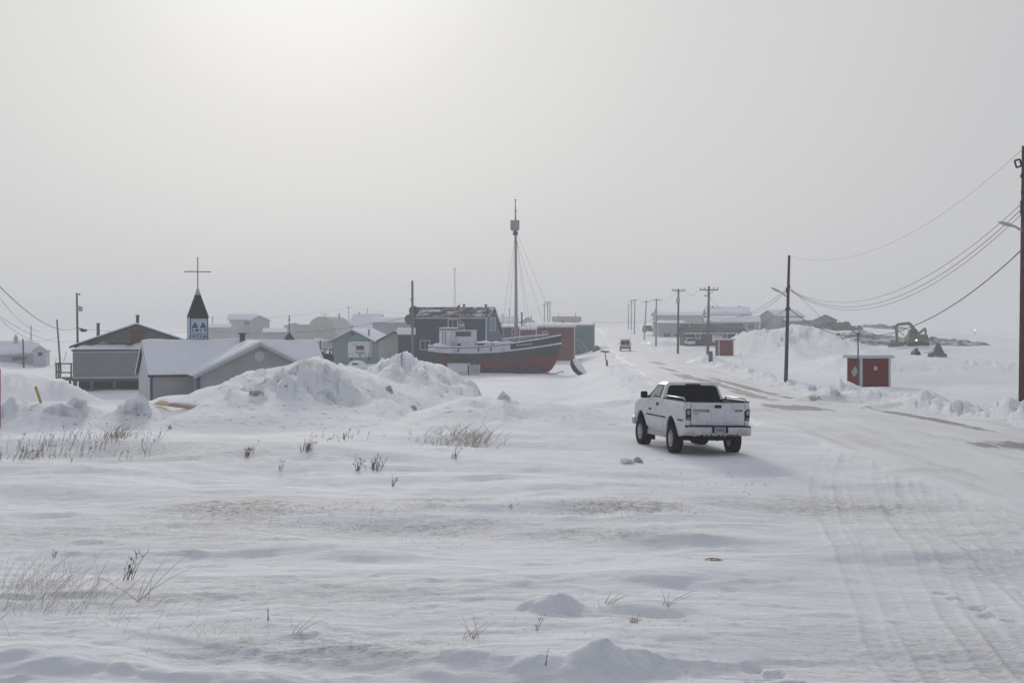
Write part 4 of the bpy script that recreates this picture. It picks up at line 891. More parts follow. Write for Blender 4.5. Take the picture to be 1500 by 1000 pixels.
# deckhouse and trunk
dh = MB().box((bx_(664), -1.2, bz_(512)), (bx_(697), 1.2, bz_(484.5))).build('deckhouse', M['boatwhite'], bt, bevel=.03)
MB().box((bx_(668.5), -1.225, bz_(492.5)), (bx_(691), -1.202, bz_(485.5))).build('window', M['brownpane'], dh)
MB().box((bx_(663), -1.3, bz_(484.5) + .002), (bx_(698), 1.3, bz_(484.5) + .1)).build('roof', M['boatwhite'], dh)
MB().lathe([(1.22, bz_(514)), (1.22, bz_(483))], (bx_(657.5), 0, 0), 28).build('wheelhouse', M['boatwhite'], dh, smooth=False)
MB().lathe([(1.34, bz_(483) + .002), (1.36, bz_(483) + .12)], (bx_(657.5), 0, 0), 28).build('wheelhouse_roof', M['dark_trim'], dh)
MB().lathe([(1.3, bz_(483) + .122), (1.2, bz_(483) + .26), (.5, bz_(483) + .32)], (bx_(657.5), 0, 0), 28).build('roof_snow', M['roof_snow'], dh, smooth=True)
m = MB()
for px in (649.5, 653.8): m.tube([(bx_(px), -math.sqrt(max(0, 1.235 ** 2 - (bx_(px) - bx_(657.5)) ** 2)), bz_(z)) for z in (508, 485.5)], .035, 5)
m.build('door_seam', M['dark_trim'], dh)
MB().lathe([(1.75, float(bul(640)) - .3), (1.5, float(bul(640)) + .15), (1.1, float(bul(640)) + .45), (.3, float(bul(640)) + .6)], (bx_(649), 0, 0), 22).build('stern_snow', M['roof_snow'], bt, smooth=True)
MB().box((bx_(700), -1.0, bz_(512)), (bx_(752), 1.0, bz_(502.5))).build('trunk_cabin', M['boatwhite'], bt, bevel=.08)
P = [[(bx_(px), y, bz_(502.5) + .004 + (.08 + .14 * (1 + .5 * math.sin(px * .4) + .4 * math.sin(px * .17 + 1))) * (1 if abs(y) < .8 else .3)) for y in (-1.05, -.85, -.4, .4, .85, 1.05)] for px in np.linspace(699, 753, 40)]
s_ = MB().grid(P); s_.grid([[r[0] for r in P], [(r[0][0], r[0][1], bz_(502.6)) for r in P]]); s_.build('cabin_snow', M['roof_snow'], bt, smooth=True)
m = MB()
for px in (703, 708, 674, 722): m.cbox((bx_(px), -1.1 if px > 699 else -1.6, bz_(504.5)), (.38, .25, .3))
m.build('deck_fitting', M['dark_trim'], bt)
for px in (674, 703, 721): MB().cbox((bx_(px), -beam(px) - .02, float(rail(px)) + .33), (.18, .08, .5)).build('fender_block', M['flue'], bt)
MB().lathe([(.16, 0), (.32, .04), (.32, .3), (.16, .36)], (bx_(676), .2, bz_(484.5) + .5), 12).build('radar', M['ltgrey'], bt)
m = MB().tube([(bx_(676), .2, bz_(484)), (bx_(676), .2, bz_(484) + .6)], .07); m.tube([(bx_(671.5), -.3, bz_(484)), (bx_(671), -.2, bz_(473)), (bx_(676), -.2, bz_(470)), (bx_(680), -.3, bz_(474)), (bx_(680), -.3, bz_(484))], .05)
m.build('light_frame', M['ltgrey'], bt)
# mast, crow's nest, boom, rigging
mt_ = MB().tube([(bx_(756.2), 0, bz_(512)), (bx_(756), 0, bz_(430)), (bx_(755.3), 0, bz_(340)), (bx_(755.2), 0, bz_(312)), (bx_(755), 0, bz_(293))], [.24, .185, .14, .09, .05], 10).build('mast', M['mast'], bt, smooth=True)
cn = MB().lathe([(.46, bz_(338)), (.56, bz_(336)), (.57, bz_(323)), (.52, bz_(323)), (.50, bz_(334))], (bx_(754.3), 0, 0), 18).build('crows_nest', M['mast'], mt_)
m = MB().lathe([(.30, bz_(344.5)), (.34, bz_(342)), (.22, bz_(338.5))], (bx_(755), 0, 0), 10); m.build('mast_band', M['flue'], mt_)
MB().cbox((bx_(755.2), 0, bz_(309)), (.42, .08, .08)).cbox((bx_(755), 0, bz_(293)), (.22, .12, .12)).build('truck', M['flue'], mt_)
MB().tube([(bx_(735), -.35, bz_(498.2)), (bx_(805), -.15, bz_(491.3))], [.15, .15], 8).build('boom', M['mast'], bt, smooth=True)
MB().tube([(bx_(737), -.35, bz_(498.0) + .17), (bx_(803), -.15, bz_(491.6) + .17)], [.10, .10], 6).build('boom_snow', M['roof_snow'], bt, smooth=True)
for (a, b, ya, yb) in (((754.6, 345), (732.5, 512), -.1, -2.2), ((754.8, 345), (741, 512), .1, 2.2), ((756.2, 345), (776, 508), -.1, -2.0), ((756, 345), (780, 506), .1, 1.9), ((756.5, 340), (820, 493), 0, 0), ((756.2, 350), (803, 496), 0, .9)):
    MB().tube([(bx_(a[0]), ya, bz_(a[1])), (bx_(b[0]), yb, bz_(b[1]))], .016, 4).build('stay', M['wire'], mt_)
m = MB().cbox((bx_(798), 0, bz_(495.0)), (1.4, .5, .5)).cbox((bx_(792), -.5, bz_(498)), (.5, .4, .4)).tube([(bx_(803), 0, bz_(497)), (bx_(805), 0, bz_(488.5))], .08)
m.build('windlass', M['flue'], bt)
MB().tube([(bx_(819), 0, bz_(497)), (bx_(823.5), 0, bz_(489))], [.16, .10], 8).build('stem_head', M['hull'], bt)
np_ = MB(); x0, x1 = bx_(757.5), bx_(780); np_.add([(x0, -beam(757) - .03, bz_(506.4)), (x1, -beam(780) - .05, bz_(504.4)), (x1, -beam(780) - .05, bz_(502.2)), (x0, -beam(757) - .03, bz_(504.2)), (x0, -beam(757) + .05, bz_(506.4)), (x1, -beam(780) + .05, bz_(504.4)), (x1, -beam(780) + .05, bz_(502.2)), (x0, -beam(757) + .05, bz_(504.2))], [(0, 1, 2, 3), (4, 7, 6, 5), (0, 4, 5, 1), (3, 2, 6, 7), (0, 3, 7, 4), (1, 5, 6, 2)])
npo = np_.build('name_board', M['boatwhite'], bt)
m = MB()                       # the name is there but too small to read: dark strokes along the board
for k in range(14):
    t = .08 + k * .062; px = 757.5 + 22.5 * t; zc_ = bz_(505.3 - 2 * t); m.cbox((bx_(px), -beam(757) * (1 - t) - beam(780) * t - .055, zc_), (.07 if k % 3 else .05, .03, .13 + .03 * (k % 2)))
m.build('lettering', M['hull'], npo)
MB().cbox((bx_(650.5), -2.02, bz_(521)), (.65, .06, .12)).build('draft_mark', M['hullred'], bt)
for ci, px in enumerate((692, 712, 733, 757, 781)):
    c_ = thing('timber_crib', ('dark timber crib under the hull nearest the stern and white chest', 'dark timber crib under the hull just right of the slatted crate', 'dark timber crib under the hull amidships, astern of the mast', 'dark timber crib under the hull right below the mast', 'dark timber crib under the hull nearest the bow')[ci], 'crib', (bt.location.x + bx_(px), D - .2, gl), R(-3), 'timber cribs under the hull')
    for k in range(4):
        m = MB()
        if k % 2 == 0: m.cbox((0, -1.1, .02 + k * .25), (1.7, .3, .25)).cbox((0, .9, .02 + k * .25), (1.7, .3, .25))
        else: m.cbox((-.4, 0, .02 + k * .25), (.3, 2.4, .25)).cbox((.4, 0, .02 + k * .25), (.3, 2.4, .25))
        m.build('timber', M['black'], c_)  # timbers blackened and bulky to paint in the shade under the hull
cr_ = box_thing('chest_freezer', 'white chest standing in the snow against the red hull', 'chest', 672, 172, 2.7, 1.1, 1.35, M['boatwhite'], zp(550, 172), .06)
MB().cbox((0, 0, 1.42), (2.76, 1.16, .1)).build('lid', M['boatwhite'], cr_, bevel=.03)
pf = thing('slatted_pallet', 'grey slatted crate side leaning beside the white chest', 'pallet', (xp(694, 171.5), 171.5, zp(549, 171.5)))
for k in range(7): MB().box((-.72 + k * .22, -.05, 0), (-.56 + k * .22, .0, 1.25)).build('slat', M['ltgrey'], pf)
MB().box((-.75, .002, .2), (.8, .06, .32)).box((-.75, .002, .95), (.8, .06, 1.07)).build('rail', M['ltgrey'], pf)
MB().box((.0, .1, 0), (.18, .28, 1.75)).build('post', M['timber'], pf)
def wire(label, p0, p1, sag, r=.02, n=20, cat='power line', name='power_line', group=None):
    p0, p1 = Vector(p0), Vector(p1); pts = []
    for i in range(n + 1):
        t = i / n; p = p0.lerp(p1, t); p.z -= sag * 4 * t * (1 - t); pts.append(p - p0)
    o = MB().tube(pts, r, 4).build(name, M['wire'], None, loc=p0, smooth=True); return tag(o, label, cat, group)
wire('upper mooring rope from the boat bow to the red wall', W(821, 498, 177), W(846, 495.5, 186), .1, .03, cat='rope', name='mooring_rope')
wire('lower mooring rope from the boat bow to the snow', W(821, 502, 177), W(843, 504, 184), .1, .025, cat='rope', name='mooring_rope')
ds = thing('tilted_dish', 'dark round dish lying on edge, its hollow filled with snow', 'dish', (xp(845, 168), 168, zp(546, 168)))
q = MB().lathe([(.02, 0), (.55, .04), (.98, .25), (1.2, .62), (1.22, .8), (1.15, .8)], (0, 0, 0), 28); rot = Matrix.Rotation(R(52), 4, 'Y') @ Matrix.Rotation(R(20), 4, 'X')
q.v = [tuple(rot @ Vector(v) + Vector((-.35, 0, .35))) for v in q.v]; q.build('shell', M['black'], ds, smooth=True)
q = MB().lathe([(1.13, .75), (1.05, .88), (.7, 1.0), (.02, 1.08)], (0, 0, 0), 28); q.v = [tuple(rot @ Vector(v) + Vector((-.35, 0, .35))) for v in q.v]; q.build('snow_fill', M['roof_snow'], ds, smooth=True)
sk = MB().tube([(-1.0, 0, .02), (.2, 0, .08), (.9, .05, .34)], .05, 5).tube([(.9, .05, .34), (1.1, 0, .28)], .07, 5).build('fallen_pipe', M['flue'], None, loc=(xp(812, 167), 167, zp(548, 167))); tag(sk, 'dark bent pipe lying on the snow by the boat bow', 'pipe')

# ================================================================== POLES AND LINES
def pole(label, pxb, pyb, D, pxt, pyt, rb, rt, mm, arms=(), lamp=None, can=None, name='utility_pole', cat='utility pole', group='utility poles', bury=1.2, clamps=()):
    b = W(pxb, pyb, D); t = W(pxt, pyt, D); o = thing(name, label, cat, b, 0, group); k = D / F
    d = t - b; ax = d.normalized()
    MB().tube([-ax * bury, d * .5, d], [rb, (rb + rt) / 2, rt], 10).build('post', mm, o, smooth=True)
    def at(py): return d * ((pyb - py) / (pyb - pyt))
    for py, hw, tilt in arms:
        c = at(py); arm = MB().cbox((c.x, c.y - rt - .05, c.z), (2 * hw * k, .12, .13), ry=-R(tilt)).build('crossarm', mm, o)
        if D < 240:
            for s in (-1, -.55, .55, 1): MB().lathe([(.03, 0), (.03, .1), (.06, .12), (.055, .2), (.02, .23)], (c.x + s * (hw * k - .08), c.y - rt - .05, c.z + .06), 8).build('insulator', M['flue'], arm)
            MB().tube([(c.x - hw * k * .45, c.y - rt - .1, c.z), (c.x, c.y - rt - .1, c.z - .7), (c.x + hw * k * .45, c.y - rt - .1, c.z)], .025, 4).build('brace', M['flue'], arm)
    for py, dx in clamps:
        c = at(py); MB().lathe([(.05, -.10), (.085, -.05), (.085, .05), (.05, .10)], (c.x + dx * k, c.y - .02, c.z), 8).cbox((c.x + dx * k / 2, c.y, c.z), (abs(dx) * k + .1, .05, .05)).build('insulator', M['dark_trim'], o)
    if lamp:
        (pa, pb) = lamp; a0 = at(pa[1]); e = Vector(((pb[0] - pxb) * k, -.3, (pyb - pb[1]) * k)); mid = a0.lerp(e, .55); mid.z += .06
        l = MB().tube([a0, mid, e], .05, 6).build('lamp_arm', M['steel'], o)
        dr = (e - mid).normalized(); h = Matrix.Translation(e + dr * .15) @ dr.to_track_quat('X', 'Z').to_matrix().to_4x4()
        q = MB().lathe([(.02, -.42), (.10, -.36), (.13, -.1), (.12, .2), (.05, .38), (.02, .42)], (0, 0, 0), 10, axis=0); q.v = [tuple(h @ Vector((v[0], v[1] * 1.1, v[2] * .6))) for v in q.v]
        q.build('lamp_head', M['ltgrey'], l, smooth=True)
    if can:
        py, dx, hpx = can; c = at(py); MB().lathe([(.24, -hpx * k / 2), (.27, -hpx * k / 2 + .06), (.27, hpx * k / 2 - .06), (.12, hpx * k / 2)], (c.x + dx * k, c.y - .05, c.z), 14).cbox((c.x + dx * k * .5, c.y, c.z), (abs(dx) * k, .1, .1)).build('transformer', M['steel'], o)
    return o, b, d
pr, prb, prd = pole('tall reddish pole with street lamp and square bracket standing in a snow mound', 1497.5, 600, 62, 1500.5, 214, .17, .11, M['pole_red'], lamp=((1498, 340), (1474, 330)), clamps=((258, -3), (282, -2), (297, -3), (304, -3), (311, -3)))
m = MB()
k = 62 / F
pts = [W(1486.2, 235.5, 62), W(1494.0, 233.5, 62), W(1496.4, 243.0, 62), W(1489.0, 245.6, 62)]
for a, b in zip(pts, pts[1:] + pts[:1]): m.tube([a - prb, b - prb], .042, 6)
m.tube([W(1495.3, 238.5, 62) - prb, W(1500.2, 238, 62) - prb], .03, 5); m.build('square_bracket', M['dark_trim'], pr)
pm, pmb, pmd = pole('slim leaning pole with a street lamp arm and no crossarm', 1151, 566, 99, 1156, 374, .15, .09, M['pole'], lamp=((1153, 436), (1138, 426)), clamps=((419, 1), (423, -2), (427, -2), (452, 2.2), (453, -2)), can=None)
pole('grey pole with a double braced crossarm beside the dark post', 1036.5, 531, 164, 1038.5, 419, .20, .12, M['pole_grey'], arms=((424.5, 13.5, 0),), clamps=((464, -5), (433, -5)))
pole('pole with crossarm and small transformer in front of the garage', 993.0, 513, 215, 994, 423, .19, .12, M['pole'], arms=((425.5, 10, 0),), can=(440, -.6, 9))
pole('pole with crossarm at the far end of the garage', 961.0, 507, 263, 961.5, 437, .18, .12, M['pole_hazed'], arms=((439.5, 7.5, 0),), can=(456, -.8, 7))
pole('thin leaning pole beside the parked far car', 943.5, 500, 309, 947, 440, .17, .12, M['pole_hazed'], arms=((442, 6.5, 2),))
pole('faint pole nearer of the distant pair up the road', 929.3, 488, 365, 930, 438, .17, .12, M['pole_hazed'], arms=((439.5, 5, 0),))
pole('faint pole with wide crossarm, second of the distant group', 924.5, 482, 426, 925.2, 438.5, .18, .12, M['pole_hazed'], arms=((440.5, 4.5, 0), (444, 3, 0)))
pole('faintest pole of the distant group up the road', 920.3, 480, 480, 920.8, 445, .18, .12, M['pole_hazed'], arms=((446, 3.5, 0),))
pole('pale round pole in front of the blue house', 604.6, 538, 168, 604.0, 411, .17, .13, M['pole_grey'], clamps=((439, -2),))
pole('dark pole with a transformer can behind the stilt house', 114, 520, 150, 112.5, 429, .13, .09, M['pole'], can=(452, 4.5, 8), clamps=((431, 4), (480, 0)))
pole('thin leaning wooden pole by the side deck', 88.0, 530, 175, 83.3, 468, .13, .10, M['pole_grey'])
pole('thin faint pole between the white cottages', 45.5, 512, 260, 45.5, 476, .13, .10, M['pole_hazed'])
pole('dark stub pole in front of the white cottages', 34.5, 528, 195, 33.5, 496, .12, .10, M['pole'])
pole('faint slim pole beside the belfry', 312, 490, 420, 311, 463, .16, .12, M['pole_hazed'], arms=((465, 2.5, 0),))
pole('faint slim pole rising behind the mint green house', 511.5, 490, 380, 510.5, 448, .12, .09, M['pole_hazed'], arms=((450, 3.5, 0),))
pole('short faint pole above the dull pink house', 538.8, 480, 425, 538.4, 450, .14, .10, M['pole_hazed'])
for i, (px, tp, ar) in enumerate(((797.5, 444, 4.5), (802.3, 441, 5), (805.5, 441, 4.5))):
    pole(('first of three faint poles clustered beyond the red building', 'middle of three faint poles clustered beyond the red building', 'last of three faint poles clustered beyond the red building')[i], px, 490, 420, px, tp, .17, .13, M['pole_hazed'], arms=((tp + 2, ar, 0),))
pole('faint slim pole past the end of the blue house', 746.5, 490, 380, 746.3, 450, .13, .1, M['pole_hazed'])
tw = thing('radio_mast', 'tall faint radio mast with a small crossbar rising beyond the blue house', 'radio mast', W(666, 490, 430)); hh = 98 * 430 / F
for a in range(3): MB().tube([(.25 * math.cos(a * 2.09), .25 * math.sin(a * 2.09), -3), (.16 * math.cos(a * 2.09), .16 * math.sin(a * 2.09), hh)], .06, 5).build('leg', M['steel'], tw)
m = MB()
for k in range(22):
    a = k * 2.09; z = k * hh / 22; m.tube([(.22 * math.cos(a), .22 * math.sin(a), z), (.2 * math.cos(a + 2.09), .2 * math.sin(a + 2.09), z + hh / 22)], .035, 4)
m.build('lattice', M['steel'], tw); MB().cbox((0, 0, hh - .5), (1.1, .1, .12)).build('crossbar', M['steel'], tw)
# lines between the roadside poles
pt = lambda px, py, D: W(px, py, D)
for i, (a, b, s, r) in enumerate((((1498, 297), (1156, 424), 2.3, .013), ((1498, 305), (1156.5, 424.5), 2.5, .015), ((1498, 312), (1157, 425), 2.6, .013), ((1498.5, 364), (1155.5, 451.5), 2.85, .026))):
    wire(('upper thin', 'second thin', 'third thin', 'thick lowest')[i] + ' line slung from the tall reddish pole to the slim leaning pole', pt(*a, 62), pt(*b, 99), s, r, 30)
wire('faint top line between the tips of the two roadside poles', pt(1501, 216, 62), pt(1156, 375, 99), 1.9, .007, 24)
wire('guy wire slanting from the slim leaning pole down to the snow', pt(1157, 421, 99), pt(1240, 500, 130), 0, .013, 4)
for i, (a, b, da, db, s) in enumerate((((1152, 424), (1039, 464), 99, 164, 1.0), ((1152, 427), (1038, 433), 99, 164, 2.0), ((1152, 453), (1034, 465), 99, 164, 1.2))):
    wire(('middle', 'upper', 'lower')[i] + ' line from the slim leaning pole to the braced crossarm pole', pt(*a, da), pt(*b, db), s, .016)
for i, (s_, x_) in enumerate(((-1, 12.5), (1, 12.5))):
    wire(('near end', 'far end')[i] + ' line between the braced crossarm pole and the transformer pole', pt(1038 + s_ * x_, 424, 164), pt(994 + s_ * 9, 425, 215), .9, .012)
wire('dark cable between the braced crossarm pole and the garage pole', pt(1034, 464, 164), pt(961, 464, 263), .8, .03)
wire('line from the transformer pole to the pole past the garage', pt(994, 425, 215), pt(961.5, 439, 263), .8, .014)
wire('cable continuing from the garage pole to the faint distant poles', pt(961, 465, 263), pt(925, 470, 426), .8, .04)
wire('faint cable crossing the road toward the green shed', pt(925, 470, 420), pt(868, 471, 300), .3, .035)
wire('service line from the frame edge to the dark transformer pole', pt(-6, 414, 70), pt(112.5, 480, 150), 1.0, .022)
for i, (a, b, c, d, s) in enumerate(((-5, 460, 112, 500, .9), (-5, 462, 88, 490, 1.4), (-5, 430, 60, 486, .7))):
    wire(('lowest', 'sagging', 'short steep')[i] + ' line of the bundle at the edge of the white cottages', pt(a, b, 120), pt(c, d, 175), s, .018)
wire('level line from the dark transformer pole past the stilt house', pt(112.5, 481, 150), pt(300, 484, 220), .4, .022)
wire('line crossing behind the belfry toward the blue house', pt(300, 484, 220), pt(604, 463, 190), 1.2, .028)
wire('faint line above the hazy houses behind the church', pt(311, 466, 400), pt(511, 451, 380), 1.0, .022)
wire('faint line from the far slim pole toward the blue house', pt(511, 451, 380), pt(746, 452, 380), 1.5, .022)
lm = thing('hanging_lamp', 'small dark lamp hung on the line beside the transformer pole', 'lamp', W(122, 483, 146)); MB().prism([(-.42, .1), (.42, .02), (.25, -.2), (-.15, -.22)], 1, -.15, .15).build('shade', M['dark_trim'], lm); MB().tube([(-.6, 0, .25), (0, 0, .1)], .03).build('bracket', M['dark_trim'], lm)
# stakes and small signs
sg = thing('street_sign', 'small leaning street sign on a thin post in a snow heap', 'sign', W(890.5, 544, 150))
MB().tube([(0, 0, -.6), (-.30, 0, 2.05)], .05, 6).build('post', M['flue'], sg); MB().cbox((-.33, 0, 2.1), (.88, .05, .17), ry=R(4)).build('sign_blade', M['flue'], sg); MB().cbox((-.1, .02, .85), (.2, .05, .75), ry=R(-6)).build('lower_plate', M['flue'], sg)
o = MB().cbox((0, 0, .55), (.55, .35, 1.6)).build('utility_box', M['dkgreen'], None, bevel=.08, loc=(xp(1041, 158), 158, zp(532, 158))); o.scale = (.8, 1, 1); tag(o, 'dark upright utility box at the foot of the braced crossarm pole', 'utility box')
def stake(label, a, b, D, r, mm): o = MB().tube([(0, 0, 0), W(*b, D) - W(*a, D)], r, 6).build('marker_stake', mm, None, loc=W(*a, D)); return tag(o, label, 'stake')
stake('leaning yellow stake stuck in the ploughed snowbank', (64, 602), (52, 566), 50.5, .05, M['yellow'])
stake('bright red post at the frame edge by the snowbank', (-.5, 625), (-.5, 540), 47.5, .035, M['redpost'])
stake('thin tilted stake between the cottages and the deck', (93, 530), (97.5, 515), 150, .03, M['pole_grey'])
stake('short thin stake nearer the white cottages', (80, 536), (82.5, 525), 150, .03, M['pole_grey'])
for i, (a, b) in enumerate((((1064, 553), (1071, 527), ), ((1096, 553), (1083, 515)))): stake(('thin leaning wire marker by the smaller red shelter', 'longer leaning wire marker before the ploughed hill')[i], a, b, 150, .018, M['ltgrey'])
# ================================================================== EARTH BANK AND MACHINES FAR RIGHT
def bank(name, label, Dc, fr, bk, sil, mm, amp=.5):
    s = np.array(sil, float); xs = np.linspace(xp(s[0, 0], Dc), xp(s[-1, 0], Dc), 260); ys = np.linspace(Dc - fr, Dc + bk, 70)
    Xb, Yb = np.meshgrid(xs, ys); pxs = 750 + Xb * F / Dc; crest = H - (np.interp(pxs, s[:, 0], s[:, 1]) - HY) * Dc / F; g0 = ground(Xb, Yb) - .5
    t = (Yb - Dc) / np.where(Yb < Dc, fr, bk); pf = np.clip((1 - np.abs(t)) * 1.6, 0, 1) ** .6 * sm(s[0, 0], s[0, 0] + 12, pxs) * (1 - sm(s[-1, 0] - 12, s[-1, 0], pxs))
    c, d = cells(Xb / 1.1, Yb / 1.5 + Dc)
    Zb = g0 + np.maximum(crest - g0, 0) * pf + amp * (1.2 * fbm(Xb / 2.4, Yb / 3, 5, .6) + 1.2 * (c - .5) * sm(.8, .3, d)) * pf
    return tag(MB().grid([[tuple(v) for v in row] for row in np.stack([Xb, Yb, Zb], -1)]).build(name, mm, None, smooth=True), None, None, None, 'structure')
bank('earth_bank', '', 258, 12, 14, [(1190, 512), (1205, 500), (1220, 494), (1240, 489), (1262, 486), (1278, 490), (1300, 494), (1330, 497), (1365, 497), (1400, 498), (1425, 501), (1445, 509)], M['earth'])
bank('earth_bank', '', 330, 14, 14, [(1262, 480), (1278, 476), (1300, 478), (1322, 484), (1350, 487), (1390, 491), (1402, 495), (1415, 502)], mat('earth and snow', (.10, .097, .095), .95, .4, .3, 1, 2, snow=.6), .5)
bank('earth_bank', '', 318, 10, 14, [(1200, 484), (1208, 476), (1222, 475), (1238, 474.5), (1252, 479), (1262, 484)], mat('brush and earth', (.07, .066, .064), .95, .4, .5, 1, 2, snow=.35), .9)
D = 236; ex = thing('excavator', 'excavator with a raised arched boom and hanging bucket on the earth bank', 'excavator', W(1342, 506, D)); k = D / F
def e(px, py, y=0): return ((px - 1342) * k, y, (506 - py) * k)
for s in (-1, 1):
    tk_ = MB().prism([e(px, py)[::2] for px, py in ((1325, 504), (1328, 500.5), (1355, 500.5), (1358, 504), (1355, 509), (1328, 509))], 1, s * 1.3 - .35, s * 1.3 + .35).build('track', M['black'], ex, bevel=.06)
bd = MB().prism([e(px, py)[::2] for px, py in ((1327, 500), (1329, 491), (1340, 489), (1356, 490), (1358, 500))], 1, -1.3, 1.3).build('body', M['machine'], ex, bevel=.1)
cb = MB().prism([e(px, py)[::2] for px, py in ((1328, 491), (1330, 482), (1340, 482), (1341, 490))], 1, -1.5, -.2).build('cab', M['machine'], ex, bevel=.06)
MB().prism([e(px, py)[::2] for px, py in ((1329.5, 489.5), (1331, 483), (1339, 483), (1339.5, 489))], 1, -1.53, -1.505).build('window', M['pane'], cb)
lampm = mat('headlamp lit', (1, 1, .95), .3, 0, emit=(1, .98, .92, 4))
MB().lathe([(.08, -.06), (.12, -.05), (.12, .05)], e(1339, 498, -1.36), 14, axis=1).build('headlamp', lampm, ex)
def boom(name, pts, wd, par): 
    m = MB()
    for (a, b), (w0, w1) in zip(zip(pts[:-1], pts[1:]), zip(wd[:-1], wd[1:])): m.tube([e(*a), e(*b)], [w0, w1], 4)
    return m.build(name, M['machine'], par)
bm_ = boom('boom', [(1345, 490), (1332, 473.5), (1316, 475), (1309, 480.5)], [.42, .36, .32, .24], ex)
boom('stick', [(1309, 478), (1313.5, 484), (1313.5, 502)], [.24, .30, .22], ex)
boom('hydraulic_ram', [(1314, 482), (1324, 491)], [.09, .09], bm_); boom('counter_frame', [(1345, 489), (1355.5, 480.5), (1356, 491)], [.24, .2, .2], ex)
MB().prism([e(px, py)[::2] for px, py in ((1301, 502), (1303, 500), (1320, 500), (1322, 502), (1321, 513), (1317, 518), (1306, 518), (1302, 513))], 1, -1.0, .6).build('bucket', M['machine'], ex, bevel=.12)
D = 190; hp = thing('board_heap', 'dark peaked heap of boards like a small hut beyond the shelter', 'heap', W(1372, 523, D)); k = D / F
MB().prism([(-1.05, -.3), (1.2, -.3), (1.15, .4), (.75, .62), (-.9, .62)], 1, -.8, .8).build('lower_stack', M['timber'], hp, bevel=.05)
MB().add([(-.6, -.6, .6), (.85, -.6, .6), (.85, .6, .6), (-.6, .6, .6), (.0, -.15, 1.75), (.28, -.15, 1.85), (.28, .15, 1.85), (.0, .15, 1.75)], [(3, 2, 1, 0), (4, 5, 6, 7), (0, 1, 5, 4), (1, 2, 6, 5), (2, 3, 7, 6), (3, 0, 4, 7)]).build('core', M['dkgreen'], hp)
for i in range(8):
    x = -.55 + i * .19; MB().tube([(x, -.66 + .03 * (i % 2), .5), (.14 + (x - .1) * .22, -.2, 1.95 - .05 * (i % 3))], [.07, .05], 4).build('board', M['timber'] if i % 2 else M['flue'], hp)
MB().prism([(-2.0, .62), (-.55, 1.0), (-.4, .9), (-.4, .5), (-1.8, .5)], 1, -.5, .6).build('snow_slope', M['roof_snow'], hp, bevel=.05)
D = 194; qd = thing('snowmobile', 'tiny dark snowmobile facing the camera beyond the red shelter', 'snowmobile', W(1341, 522, D))
MB().prism([(-.45, .2), (.45, .2), (.35, .6), (.15, .8), (-.15, .8), (-.35, .6)], 1, -1.2, 1.0).build('cowl', M['black'], qd, bevel=.05)
MB().box((-.22, -.4, .8), (.22, -.36, 1.15)).build('windscreen', M['glass'], qd)
for s in (-1, 1): MB().box((s * .42 - .08, -1.7, .02), (s * .42 + .08, -.3, .1)).build('ski', M['black'], qd)
MB().tube([(-.42, -.1, .95), (0, -.2, .9), (.42, -.1, .95)], .04).build('handlebar', M['black'], qd)
fl_ = thing('yard_light', 'far lit lamp on a post at the end of the earth bank', 'yard light', W(1428, 498, 430)); MB().tube([(0, 0, -2), (0, 0, 2.9)], .08).build('post', M['flue'], fl_); MB().lathe([(.05, 0), (.13, .07), (.13, .2), (.05, .27)], (0, 0, 2.85), 12).build('lamp', lampm, fl_)
MB().box((-.9, -.6, -2), (.9, .6, .5)).build('footing', M['earth'], fl_, bevel=.2)
fc = thing('parked_vehicle', 'faint dark vehicle on the hazy skyline beside the far lamp', 'vehicle', W(1412, 494.5, 430)); MB().box((-1.1, -.8, -.5), (1.1, .8, .5)).build('body', M['flue'], fc, bevel=.15); MB().prism([(-.7, .5), (.7, .5), (.4, 1.0), (-.4, 1.0)], 1, -.7, .7).build('cabin', M['glass'], fc)

